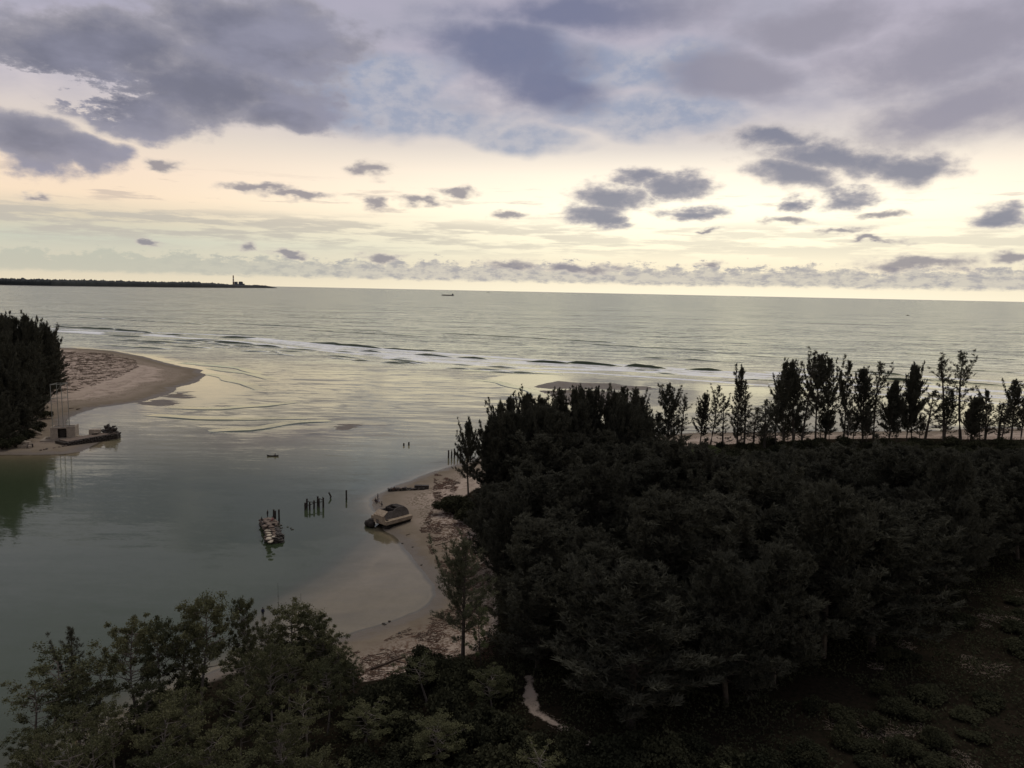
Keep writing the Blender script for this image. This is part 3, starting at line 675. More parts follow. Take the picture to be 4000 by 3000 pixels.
# thin stakes near the wader
for px, top, bot, lab in ((1087, 2277, 2385, 'tall thin stake with small crossbars in the shallows'), (1150, 2335, 2352, 'shortest thin stake in the shallows'), (1175, 2318, 2346, 'thin middle sized stake in the shallows, right of the others')):
    p, hh = post_at(px, top, bot); mb = MB().tube([(0, 0, -.4), (0.03, 0, hh * .5), (0, 0, hh)], .025, 5)
    if hh > 3:
        for z, w in ((hh * .28, .18), (hh * .52, .14), (.12, .3)): mb.box(-w, w, -.03, .03, z, z + .05)
    tag(mb.obj('stake', M_post, loc=p), lab, 'stake')

# ------------------------------------------------------------------ sack-like stones
def slab_mesh(seed, mat, n=8, r=.55, th=.34):
    rr = random.Random(seed); V = []; ang = [2 * math.pi * (i + rr.uniform(-.2, .2)) / n for i in range(n)]; rad = [r * rr.uniform(.85, 1.12) for _ in range(n)]
    for z, f in ((-.5, .72), (-.15, 1.0), (.2, 1.0), (.5, .7)):
        for a, q in zip(ang, rad): V.append((math.cos(a) * q * f * 1.12, math.sin(a) * q * f, z * th + rr.uniform(-.02, .02)))
    V.append((0, 0, .56 * th)); V.append((0, 0, -.5 * th))
    Fc = [(k * n + j, k * n + (j + 1) % n, (k + 1) * n + (j + 1) % n, (k + 1) * n + j) for k in range(3) for j in range(n)]
    Fc += [(3 * n + j, 3 * n + (j + 1) % n, 4 * n) for j in range(n)] + [((j + 1) % n, j, 4 * n + 1) for j in range(n)]
    me = MB().add(V, Fc).mesh('stone', mat, True); return me
slabs = [slab_mesh(i, M_stone) for i in range(5)]; slabsd = [slab_mesh(i + 9, M_darkstone) for i in range(4)]; slabsp = [slab_mesh(i + 20, M_stone2, n=10) for i in range(3)]
def stone(root, loc, kind='n', s=1.0, tilt=.15):
    me = random.choice({'n': slabs, 'd': slabsd, 'p': slabsp}[kind])
    return link('stone', me, root, loc, (random.uniform(-tilt, tilt), random.uniform(-tilt, tilt), random.uniform(0, 6.28)), (s * random.uniform(.85, 1.15), s * random.uniform(.85, 1.1), s))
m0 = at(1062, 2095); root = empty('stone_mound', m0)
tag(root, 'low mound of stacked rounded slabs in the water, bleached slabs on its near part', 'stone mound')
ax_dir = (at(1045, 2050) - at(1075, 2118)).normalized(); lat = Vector((ax_dir.y, -ax_dir.x, 0))
Lm = (at(1045, 2050) - at(1075, 2118)).length
for i in range(int(Lm / .75) + 4):
    s = i * .75 - .5; f = s / Lm
    hw = 1.6 + .2 * math.sin(f * 9); dip = .45 if .42 < f < .56 else 1
    htop = (2.0 if f > .5 else 1.7) * dip * min(1, .45 + 2.2 * min(f + .1, 1.1 - f))
    for j in range(-3, 4):
        y = j * .58 + random.uniform(-.12, .12)
        if abs(y) > hw: continue
        hh = htop * (1 - .38 * (abs(y) / hw) ** 2) + random.uniform(-.15, .15)
        z = -.1 if abs(j) == 3 or random.random() < .1 else max(.1, hh - 1.0)
        while z < hh:
            q = at(1075, 2118) + ax_dir * (s + random.uniform(-.12, .12)) + lat * y - m0; q.z = z
            stone(root, q, 'd' if z < .5 or random.random() < .3 or (j > 0 and f < .5) else 'n', random.uniform(.75, 1.02)); z += .32
# bleached slabs
def on_mound(px, py, z): return at(px, py, z) - m0
for px, py, s in ((1046, 2073, 1.1), (1049, 2082, 1.05), (1052, 2091, 1.05), (1050, 2104, 1.15), (1057, 2116, .9), (1067, 2097, .7)):
    z = 1.95; q = on_mound(px, py, z)
    o = stone(root, q, 'p', s, .25)
for px, py in ((1037, 2035), (1042, 2040), (1048, 2046), (1052, 2050), (1060, 2058), (1035, 2055), (1058, 2030), (1046, 2028)):
    stone(root, on_mound(px, py, 2.15), 'n', 1.1, .12)
for k, (px, py, s) in enumerate([(1083, 2046, .8), (1087, 2053, .9), (1097, 2051, .6), (1086, 2064, .6), (1099, 2062, .55), (1124, 2058, .45), (1136, 2062, .35), (1141, 2068, .55), (1103, 2118, .6)]):
    o = link('rock', slabsd[k % 4], None, at(px, py, .05), (0, 0, k), (s * 1.2, s, s))
    tag(o, 'dark wet rock barely above the water right of the stone mound', 'rock', 'wet rocks right of the stone mound')
# sack row on the beach
s0 = at(1520, 1921); s1 = at(1668, 1921); gz = float(terrain(np.array([s0.x]), np.array([s0.y + 2]))[0])
rt = empty('sack_wall', (s0.x, s0.y, 0)); tag(rt, 'low broken wall of dark sack shaped stones on the beach spit', 'stone wall')
L = (s1 - s0).length; dd = (s1 - s0).normalized(); n = int(L / .62)
def gh(x, y): return float(terrain(np.array([float(x)]), np.array([float(y)]))[0])
for i in range(n):
    for row in range(2 if i % 5 else 1):
        for lv in range(3 if i < n * .45 else 2):
            if lv and random.random() < .2: continue
            q = dd * (i * .62 + random.uniform(-.1, .1)) + Vector((0, row * .7 + random.uniform(-.1, .1), 0)); q.z = gh(s0.x + q.x, s0.y + q.y) + .12 + lv * .3
            stone(rt, q, 'd' if random.random() < .72 else 'n', .72, .2)
q = dd * (L * .85); zz = gh(s0.x + q.x, s0.y + q.y)
for k in range(2): MB().box(-.95, .95, -.6, .6, 0, .95).obj('block', M_darkstone, rt, loc=(q.x + k * 2.0 - 1.0, q.y + .9, zz + .1), rot=(0, 0, .05 * k))
# slabs along the far jetty rubble are built with the jetty

# ------------------------------------------------------------------ wreck on the water's edge
wc = at(1497, 2047, 0) * .5 + at(1550, 2016, 0) * .5
wx = Vector((-.66, -.75, 0)).normalized(); wy = Vector((wx.y, -wx.x, 0))
fc = at(1470, 2056, 0)
hx = wx; centre = Vector((0, 0, 0))
# centre so the near right lower corner of the side box projects to 1510,2054
corner = at(1510, 2053.5, 1.15); Ly, Lx = 3.15, 3.85
wl = math.atan2(wx.y, wx.x)
rotm = Matrix.Rotation(wl, 4, 'Z')
loc = corner - (rotm @ Vector((Lx, Ly, 1.15)))
root = empty('wreck', (loc.x, loc.y, 0), wl)
tag(root, 'pale boxy wreck with sloped front plate and open dark top, stranded at the water edge', 'wreck')
# side sponsons (near one at +y)
MB().hexa([(-3.95, 2.0, 1.1), (3.85, 2.0, 1.1), (3.85, 3.15, 1.15), (-3.95, 3.15, 1.2), (-3.95, 2.0, 2.1), (3.85, 2.0, 2.12), (3.85, 3.15, 2.0), (-3.95, 3.15, 2.0)]).obj('side_box', M_hull, root)
MB().hexa([(-3.9, -3.1, 1.15), (3.35, -3.1, 1.15), (3.35, -1.5, 1.15), (-3.9, -1.5, 1.15), (-3.9, -3.1, 2.25), (3.35, -3.1, 2.25), (3.35, -1.5, 2.3), (-3.9, -1.5, 2.3)]).obj('side_box', M_hull, root)
# front wall and sloped plate
MB().hexa([(3.45, -1.5, 1.15), (3.9, -1.5, 1.15), (3.9, 2.6, 1.15), (3.45, 2.6, 1.15), (3.45, -1.5, 2.9), (3.86, -1.5, 2.9), (3.86, 2.1, 2.9), (3.45, 2.1, 2.9)]).obj('front_wall', M_hull, root)
MB().hexa([(2.45, -1.35, 3.75), (3.84, -1.5, 2.88), (3.84, 2.12, 2.88), (2.45, 1.95, 3.75), (2.5, -1.35, 3.95), (3.98, -1.5, 3.0), (3.98, 2.15, 3.0), (2.5, 1.98, 3.95)]).obj('front_plate', M_hull, root)
MB().box(3.9, 3.97, -.5, .35, 1.25, 1.95).obj('patch_plate', M_hulldark, root)
# cabin side walls: stepped silhouette rounded at the rear
def wall_y(y0, y1, lean):
    prof = [(3.6, 2.9), (2.45, 3.8), (.6, 3.72), (.3, 4.1), (-1.2, 4.35), (-2.6, 4.15), (-3.3, 3.6), (-3.75, 2.9), (-3.8, 2.1), (3.6, 2.1)]
    V = []; n = len(prof)
    for y, s in ((y0, 0), (y1, 1)):
        for x, z in prof: V.append((x, y - lean * (z - 2.1), z))
    Fc = [tuple(range(n)), tuple(range(n, 2 * n))[::-1]] + [(i, i + n, (i + 1) % n + n, (i + 1) % n) for i in range(n)]
    return MB().add(V, Fc)
wall_y(2.15, 2.0, .18).obj('cabin_wall', M_hulldark, root); wall_y(-1.6, -1.45, -.12).obj('cabin_wall', M_hulldark, root)
MB().hexa([(-3.85, -1.45, 2.1), (-3.7, -1.45, 2.1), (-3.7, 2.0, 2.1), (-3.85, 2.0, 2.1), (-3.6, -1.3, 3.2), (-3.45, -1.3, 3.2), (-3.45, 1.8, 3.2), (-3.6, 1.8, 3.2)]).obj('rear_wall', M_hulldark, root)
MB().box(.15, .4, -1.4, 1.75, 2.2, 4.0).obj('bulkhead', M_black, root)
MB().box(-3.7, 3.45, -1.45, 2.0, 2.12, 2.3).obj('floor_plate', M_black, root)
MB().box(-2.7, -1.0, -1.3, 1.6, 4.05, 4.18).obj('roof_plate', M_black, root)
# lower hull, tapered, black
MB().hexa([(-3.6, -1.9, -.4), (1.6, -1.7, -.4), (1.6, 2.2, -.4), (-3.6, 2.3, -.4), (-3.9, -2.8, 1.12), (3.3, -2.6, 1.12), (3.3, 2.7, 1.12), (-3.9, 2.9, 1.12)]).obj('lower_hull', M_black, root)
for k, (x, y, r, z) in enumerate([(4.4, -2.7, .85, .55), (4.3, -1.6, .8, .5), (3.9, -2.2, .75, 1.0), (2.6, 2.1, .7, .35)]):
    rr = random.Random(k + 3); V = []
    MB().tube([(x - .1, y - .7, z), (x, y - .3, z), (x + .05, y + .3, z), (x - .1, y + .7, z)], [r * .8, r * 1.03, r * .97, r * .75], 12).obj('drum', M_black, root, True)
for x in (-2.5, -.3, 1.9): MB().box(x, x + .12, 3.15, 3.19, 1.25, 1.98).obj('rib', M_hull, root)
MB().box(3.0, 3.45, 2.35, 2.9, 2.08, 2.16).obj('hatch', M_black, root)

# ------------------------------------------------------------------ blockhouse, jetty and rubble on the left
def frame_at(px, py, z, px2, py2):
    a = at(px, py, z); b = at(px2, py2, z); d = b - a; return a, math.atan2(d.y, d.x), d.length
JZ = 1.6
# stone jetty
a = at(160, 1762, 0); b = at(468, 1712, 0); d = b - a; Lj = d.length; rj = math.atan2(d.y, d.x)
root = empty('jetty', a, rj); tag(root, 'long dark stone jetty running out into the inlet below the roofless concrete hut', 'jetty')
MB().hexa([(Lj * .30, -.3, -1), (Lj, -.3, -1), (Lj, 5.0, -1), (Lj * .30, 6.5, -1), (Lj * .30, .3, 1.3), (Lj, .2, 1.9), (Lj, 4.6, 1.9), (Lj * .30, 6.3, 1.4)]).obj('jetty_core', M_darkstone, root)
for i in range(int(Lj / .8)):
    x = i * .8; f = x / Lj
    for lv in range(1 if f < .3 else 5 if f < .5 else 6):
        if f < .3 and random.random() < .3: continue
        z = (.5 if f < .3 else .1) + lv * .33
        stone(root, (x + random.uniform(-.2, .2), -.25 + lv * .06 + random.uniform(-.1, .1), z), 'd' if f > .3 else ('n' if random.random() < .6 else 'd'), .78, .15)
MB().hexa([(Lj * .34, .7, 1.4), (Lj * .97, .7, 1.9), (Lj * .97, 4.4, 1.9), (Lj * .34, 6.0, 1.45), (Lj * .34, .7, 1.62), (Lj * .97, .7, 2.1), (Lj * .97, 4.4, 2.1), (Lj * .34, 6.0, 1.66)]).obj('deck', M_stone, root)
# rock heap on the end
eh = at(440, 1712, 0); r2 = empty('rock_heap', (eh.x, eh.y, 0), rj); tag(r2, 'pointed heap of black rocks on the outer end of the stone jetty', 'rocks')
MB().add([(-4, -.4, 0), (3, -.4, 0), (3, 3.4, 0), (-4, 3.4, 0), (-.6, .9, 3.6), (.5, 1.0, 3.8), (.5, 2.0, 3.7), (-.6, 2.0, 3.5)], [(0, 3, 2, 1), (4, 5, 6, 7), (0, 1, 5, 4), (1, 2, 6, 5), (2, 3, 7, 6), (3, 0, 4, 7)]).obj('heap_core', M_darkstone, r2)
for i in range(95):
    q = random.random(); x = max(-4.5, min(2.4, random.gauss(-.3, 2.3))); y = random.uniform(-.5, 3.8); top = 4.2 * math.exp(-((x - .3) / 1.9) ** 2) + .8
    stone(r2, (x, y, random.uniform(max(.2, top - 1.6), top) if random.random() < .7 else random.uniform(.2, top)), 'd', random.uniform(.8, 1.5), .7)
# concrete hut
pa = at(202, 1717, 1.2); pb = at(291, 1714, 1.2); d = pb - pa; rz = math.atan2(d.y, d.x) ; Wd = d.length
root = empty('concrete_hut', pa, rz); tag(root, 'roofless pale concrete hut with dark doorway and a tall four legged mast on top', 'hut')
D = 5.5; Hh = 4.1
MB().box(-3.4, Wd + 1.9, -1.0, D + 1.0, -1.6, -.1).obj('base_slab', M_concrete, root)
MB().box(0, Wd * .27, 0, .4, -.1, Hh).box(Wd * .27, Wd * .66, 0, .4, -.1, .45).box(Wd * .66, Wd, 0, .4, -.1, Hh + .25).box(Wd * .27, Wd * .66, 0, .4, Hh - .45, Hh).obj('front_wall', M_concrete, root)
MB().box(-.35, 0.0, 0.003, D, -.1, Hh).obj('side_wall', M_concrete, root); MB().box(Wd, Wd + .35, 0.003, D, -.1, Hh + .25).obj('side_wall', M_concrete, root)
MB().box(0, Wd, D - .4, D - .003, -.1, Hh - .1).obj('rear_wall', M_concrete, root)
MB().box(0.01, Wd - .01, .41, D - .41, Hh - .5, Hh - .3).obj('roof_slab', M_hulldark, root)
MB().box(Wd * .34, Wd * .6, .5, .7, .6, Hh - .9).obj('doorway_shade', M_black, root)  # added black panel painting the shade inside the doorway
MB().box(-2.2, -.4, 1.5, 3.2, -.1, .5).obj('step_block', M_concrete, root); MB().box(Wd + .4, Wd + 1.7, 1, 2.8, -.1, .7).obj('step_block', M_concrete, root)
mh = height_for(pa.x, pa.y + 2, 1499) - 1.2
px_ = [(.35, .6), (1.3, D - .8), (Wd * .52, .6), (Wd * .66, D - .8)]
for x, y in px_: MB().tube([(x, y, Hh - .4), (x - .15, y, mh)], .11, 6).obj('mast_leg', M_steel, root)
for z in (mh - .15, mh - 5.0):
    for i, j in ((0, 2), (1, 3), (0, 1), (2, 3)):
        A, B = px_[i], px_[j]; MB().tube([(A[0] - .12, A[1], z), (B[0] - .12, B[1], z)], .09, 5).obj('crossbar', M_steel, root)
A, B = px_[0], px_[2]; MB().tube([(A[0] + .3, A[1], mh - 5), (B[0] - .2, B[1], mh - .2)], .06, 5).obj('brace', M_steel, root)
# square block on the deck
pa = at(347, 1700, 1.7); pb = at(390, 1698, 1.7); d = pb - pa; r2 = empty('concrete_block', pa, math.atan2(d.y, d.x)); tag(r2, 'small square concrete box with a ledge, alone on the jetty deck', 'concrete box')
MB().hexa([(0, 0, -.1), (3.6, 0, -.1), (3.6, 2.6, -.1), (0, 2.6, -.1), (0, 0, 1.9), (3.6, 0, 1.75), (3.6, 2.6, 1.75), (0, 2.6, 1.9)]).obj('box_body', M_concrete, r2)
MB().box(1.5, 3.0, -.9, -.01, .75, .95).obj('ledge', M_concrete, r2); MB().box(1.0, 1.5, -.9, -.2, -.1, .5).obj('foot', M_darkstone, r2); MB().box(2.2, 2.7, -.9, -.2, -.1, .5).obj('foot', M_darkstone, r2)
# tumbled blocks at the left end
pa = at(78, 1742, 1.0); r2 = empty('fallen_blocks', (pa.x, pa.y, gh(pa.x, pa.y)), .1); tag(r2, 'tumbled pale concrete blocks on the sand below the left trees', 'concrete blocks')
for x, y, z, w, r_ in ((0, .5, 0, 1.5, .1), (1.5, .2, 0, 1.8, -.2), (3.0, .8, 0, 1.4, .4), (.8, .9, 1.0, 1.3, .3), (2.3, .6, 1.0, 1.5, -.1), (3.4, -.5, -.1, 1.0, .6)):
    MB().box(-w / 2, w / 2, -w * .4, w * .4, 0, 1.05).obj('block', M_concrete if z or x < 2 else M_darkstone, r2, loc=(x, y, z), rot=(.05, -.06, r_))
a = at(97, 1668, 3.2); b = at(163, 1697, 1.8); tag(MB().tube([a, b], .42, 10).obj('fallen_column', M_concrete, smooth=True), 'fallen round column leaning out of the trees towards the concrete hut', 'column')

# ------------------------------------------------------------------ trees
def blades(P0, Dr, Ln, Wd):
    """triangular needles: base P0, direction Dr, length, width"""
    n = len(P0); side = np.cross(Dr, rng.normal(size=(n, 3))); side /= np.linalg.norm(side, axis=1)[:, None] + 1e-9
    V = np.empty((n, 3, 3)); V[:, 0] = P0 - side * Wd[:, None]; V[:, 1] = P0 + side * Wd[:, None]; V[:, 2] = P0 + Dr * Ln[:, None]
    return V.reshape(-1, 3), np.arange(n * 3).reshape(n, 3)
def nrm(a): return a / (np.linalg.norm(a, axis=-1, keepdims=True) + 1e-9)
def casuarina(seed, Ht=20., Rd=3.6, nb=95, per=15, t0=.2, blade=.75, width=.07, plume=1.0, up=.7, leaders=0, mat=None):
    global rng; rng = np.random.default_rng(seed); rr = random.Random(seed)
    tk = MB(); bend = (rr.uniform(-.5, .5), rr.uniform(-.5, .5))
    tp = [(bend[0] * math.sin(t * 3), bend[1] * math.sin(t * 2.5), Ht * t) for t in np.linspace(0, 1, 9)]
    tk.tube(tp, [Ht * .013 * (1.12 - t) + .02 for t in np.linspace(0, 1, 9)], 7)
    Ps, Ds = [], []
    def branch(base, az, L, tilt, lift, rad, dens):
        s = np.linspace(0, 1, 7); hd = np.array([math.cos(az), math.sin(az), 0]); lat_ = np.array([-hd[1], hd[0], 0])
        hx = L * np.cos(tilt) * (s - .15 * s ** 2 * lift); hz = L * np.sin(tilt) * s + L * .35 * lift * s ** 2.2
        pts = base + hd[None, :] * hx[:, None] + np.array([0, 0, 1.])[None, :] * hz[:, None] + lat_[None, :] * (np.sin(s * 3) * L * rr.uniform(-.12, .12))[:, None]
        tk.tube([tuple(p) for p in pts[::2]], [rad, rad * .7, rad * .4, rad * .15], 3, False)
        nt = max(2, int(1.5 * L + 1)); q = (np.arange(nt) + rng.random(nt)) / nt * .8 + .22; q = np.minimum(q, 1.0); q[-1] = 1.0
        for v_ in q:
            k_ = min(int(v_ * 6), 5); f_ = v_ * 6 - k_; c = pts[k_] * (1 - f_) + pts[k_ + 1] * f_
            dv = nrm(pts[k_ + 1] - pts[k_]); sd_ = nrm(dv * .5 + lat_ * rr.uniform(-.9, .9) + np.array([0, 0, rr.uniform(.1, .9)]))
            tl = rr.uniform(.5, 1.15) * plume * (.6 + .25 * min(L, 3))
            n = max(3, int(dens * rr.uniform(.6, 1.2))); w_ = rng.random(n)
            p = c + sd_ * (w_ * tl)[:, None] + rng.normal(size=(n, 3)) * (.20 * plume * (1.15 - w_))[:, None]
            Ps.append(p); Ds.append(np.repeat(sd_[None, :], n, 0))
    for i in range(nb):
        t = t0 + (1 - t0) * ((i + rr.random()) / nb) ** .92; t = min(t, .985)
        k = min(tp[-1][2], Ht * t) / Ht * 8; j = int(min(k, 7)); f = k - j
        base = np.array([tp[j][c] * (1 - f) + tp[j + 1][c] * f for c in range(3)])
        u = (t - t0) / (1 - t0); prof = (1 - u) ** .8 * (.55 + .45 * min(1, u / .2)) + .05
        L = Rd * prof * (rr.uniform(.35, 1.25) if rr.random() < .85 else rr.uniform(1.2, 1.5)); tilt = R(rr.uniform(-5, 32) + 34 * u ** 1.5 * up)
        branch(base, i * 2.4 + rr.uniform(-.9, .9), L, tilt, up * rr.uniform(.3, 1.2), .02 + .016 * L, per)
    for i in range(leaders):
        t = rr.uniform(.35, .84); base = np.array([0, 0, Ht * t]); az = rr.random() * 6.28
        for z_ in (1.0, .75, .5): branch(base + np.array([math.cos(az), math.sin(az), 0]) * .12 * (1 - z_), az + rr.uniform(-.3, .3), ((1 - t) * Ht * rr.uniform(.55, .85) + 1) * z_, R(rr.uniform(52, 68)), .8, .07, per * 1.3)
    branch(np.array(tp[-2]), 0.3, Ht * .125, R(86), .1, .05, per * 1.6)
    Pc = np.concatenate(Ps); Dc = np.concatenate(Ds); m_ = 6
    Pc = np.repeat(Pc, m_, 0); Dc = np.repeat(Dc, m_, 0); n = len(Pc)
    dr = nrm(Dc * .9 + np.array([0, 0, .25]) + rng.normal(size=(n, 3)) * .5)
    V, Fc = blades(Pc + rng.normal(size=(n, 3)) * .07, dr, blade * (.55 + .6 * rng.random(n)), width * (.6 + .6 * rng.random(n)))
    return tk.mesh('trunk', M_bark), mesh_np('crown', V, Fc, mat or M_needle)
def quads(P0, size, mat_up=.3, aspect=.6):
    n = len(P0); nr = nrm(rng.normal(size=(n, 3)) + np.array([0, 0, mat_up])); a = nrm(np.cross(nr, rng.normal(size=(n, 3)))); b = np.cross(nr, a)
    s = size * (.6 + .7 * rng.random(n))[:, None]; a = a * s; b = b * s * aspect
    V = np.stack([P0 - a, P0 - b, P0 + a, P0 + b], 1).reshape(-1, 3); return V, np.arange(n * 4).reshape(n, 4)
def broadleaf(seed, Ht=13., Rd=3.2, ncl=26, per=300, leaf=.17, t0=.4, bark=None, mat=None, spread=1.0):
    global rng; rng = np.random.default_rng(seed); rr = random.Random(seed); tk = MB(); Ps = []
    lean = (rr.uniform(-.8, .8), rr.uniform(-.8, .8))
    def trunk_at(t): return Vector((lean[0] * t * t + .25 * math.sin(t * 6 + seed), lean[1] * t + .2 * math.cos(t * 5), Ht * t))
    tk.tube([trunk_at(t) for t in np.linspace(0, .92, 8)], [Ht * .014 * (1.1 - t) + .02 for t in np.linspace(0, 1, 8)], 7)
    for i in range(ncl):
        t = t0 + (.93 - t0) * (i + rr.random()) / ncl; u = (t - t0) / (1 - t0)
        L = Rd * (.35 + .75 * math.sin(math.pi * min(1, u * .72 + .2))) * rr.uniform(.35, 1.1) * spread; az = i * 2.4 + rr.uniform(-.5, .5)
        b = trunk_at(t); e = b + Vector((math.cos(az) * L, math.sin(az) * L, L * rr.uniform(.25, .8))); mid = b.lerp(e, .55) + Vector((0, 0, -.08 * L))
        tk.tube([b, mid, e], [.03 + .012 * L, .03, .015], 4, False)
        for k in range(2):
            c = np.array(mid.lerp(e, .35 + .65 * k)); rad = rr.uniform(.3, .8) * Rd / 3.2 * (1 if k else .75)
            q = nrm(rng.normal(size=(per // 2, 3))) * (rng.random((per // 2, 1)) ** .6) * rad * rng.uniform(.7, 1.5, (per // 2, 1)); q[:, 2] *= .7; Ps.append(c + q)
    c = np.array(trunk_at(.97)); q = nrm(rng.normal(size=(per, 3))) * (rng.random((per, 1)) ** .45) * Rd * .26; Ps.append(c + q)
    V, Fc = quads(np.concatenate(Ps), leaf, .6); return tk.mesh('trunk', bark or M_palebark), mesh_np('crown', V, Fc, mat or M_leaf)
def shrub(seed, Rd=1.8, Ht=2.2, n=2600, leaf=.13, mat=None):
    global rng; rng = np.random.default_rng(seed); rr = random.Random(seed); tk = MB()
    Ps = []
    for i in range(13):
        az = rr.random() * 6.28; d = Rd * .75 * rr.random() ** .5; z = Ht * (1 - .5 * (d / Rd) ** 2) * rr.uniform(.45, .9); e = Vector((math.cos(az) * d, math.sin(az) * d, z))
        tk.tube([(0, 0, 0), e * .5 + Vector((0, 0, .2)), e], [.05, .035, .015], 4, False)
        q = nrm(rng.normal(size=(n // 13, 3))) * (rng.random((n // 13, 1)) ** .4) * rr.uniform(.5, .85); q[:, 2] *= .8; p = np.array(e) + q; p[:, 2] = np.maximum(p[:, 2], .05); Ps.append(p)
    V, Fc = quads(np.concatenate(Ps), leaf, .6); return tk.mesh('stem', M_bark), mesh_np('foliage', V, Fc, mat or M_scrub)

DENSE = [casuarina(100 + i, 20, 5.0, 125, 10, .14, .6, .075, .95, .8, leaders=5 + i % 3) for i in range(5)]
SLIM = [casuarina(200 + i, 20, 3.2 + .5 * i, 70 + 8 * i, 9, .14 + .04 * i, .5, .06, .85, .9, leaders=2 + i) for i in range(4)]
SPARSE = [casuarina(300 + i, 20, 4.2, 40 + 8 * i, 7, .12 + .06 * i, .45, .045, .7, .7, leaders=1) for i in range(3)]
MED = [casuarina(350 + i, 20, 4.4 + .5 * i, 62 + 6 * i, 9, .14 + .05 * i, .5, .065, .9, .75, leaders=3 + i) for i in range(4)]
WIDE = [casuarina(400 + i, 20, 6.8, 130, 13, .16, .65, .08, 1.3, .5, leaders=3) for i in range(3)]
BROAD = [broadleaf(500 + i, 13, 3.4, 40 + 3 * i, 260, .115) for i in range(5)]
OPENB = [broadleaf(520 + i, 13, 3.6, 22, 170, .12, .45) for i in range(3)]
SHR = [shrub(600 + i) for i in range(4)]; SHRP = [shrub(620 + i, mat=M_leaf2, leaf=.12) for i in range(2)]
def tree(name, var, x, y, hgt, wid, label, cat='tree', group=None, refh=20., parts=('trunk', 'crown'), rz=None, z=None):
    root = empty(name, (x, y, (gh(x, y) if z is None else z) - .1), random.random() * 6.28 if rz is None else rz, (wid, wid, hgt / refh))
    if name == 'casuarina_tree': root.rotation_euler = (random.gauss(0, .035), random.gauss(0, .045), root.rotation_euler[2])
    link(parts[0], var[0], root); link(parts[1], var[1], root); tag(root, label, cat, group); return root
placed = []
def px_tree(name, var, bx, by, ty, wid, label, cat='tree', group=None, refh=20., parts=('trunk', 'crown')):
    p = at(bx, by, 1.5); hh = height_for(p.x, p.y, ty) - 1.2; placed.append((p.x, p.y))
    return tree(name, var, p.x, p.y, hh, wid, label, cat, group, refh, parts)
ordw = ['first', 'second', 'third', 'fourth', 'fifth', 'sixth', 'seventh', 'eighth', 'ninth', 'tenth', 'eleventh', 'twelfth', 'thirteenth', 'fourteenth', 'fifteenth', 'sixteenth', 'seventeenth', 'eighteenth']
G1 = 'casuarinas of the stand beside the inlet'
px_tree('casuarina_tree', SLIM[3], 1830, 1945, 1658, .85, 'outermost casuarina of the dark stand, in front of the last piling', group=G1)
stand = [(1897, 1955, 1645, 'D', 1), (1938, 1962, 1648, 'S', 1.1), (1990, 1905, 1566, 'D', .95), (2032, 1890, 1560, 'S', 1.1), (2074, 1892, 1552, 'D', .95), (2145, 1885, 1566, 'D', 1), (2183, 1850, 1533, 'S', 1.2), (2223, 1850, 1533, 'D', .95),
    (2252, 1845, 1530, 'S', 1.2), (2297, 1845, 1539, 'D', 1), (2332, 1835, 1530, 'S', 1.25), (2362, 1835, 1543, 'D', .9), (2405, 1825, 1555, 'D', .95), (2449, 1815, 1524, 'S', 1.1), (2481, 1810, 1533, 'S', 1.1), (2502, 1808, 1563, 'S', .9), (2535, 1803, 1640, 'D', .8)]
for i, (bx, by, ty, k, w) in enumerate(stand):
    px_tree('casuarina_tree', (DENSE if k == 'D' else SLIM)[i % 4], bx, by, ty, w, 'pointed casuarina, ' + ordw[i] + ' to the right of the outermost, in the dark stand', group=G1)
for i in range(16):
    bx = random.uniform(1960, 2500); px_tree('casuarina_tree', DENSE[i % 5], bx, 1960 - (bx - 1960) * .15 + random.uniform(-30, 25), random.uniform(1590, 1640), random.uniform(.9, 1.1), 'dark casuarina in the body of the stand by the inlet', group='inner casuarinas of the stand beside the inlet')
G2 = 'casuarinas standing against the sea on the right shore'
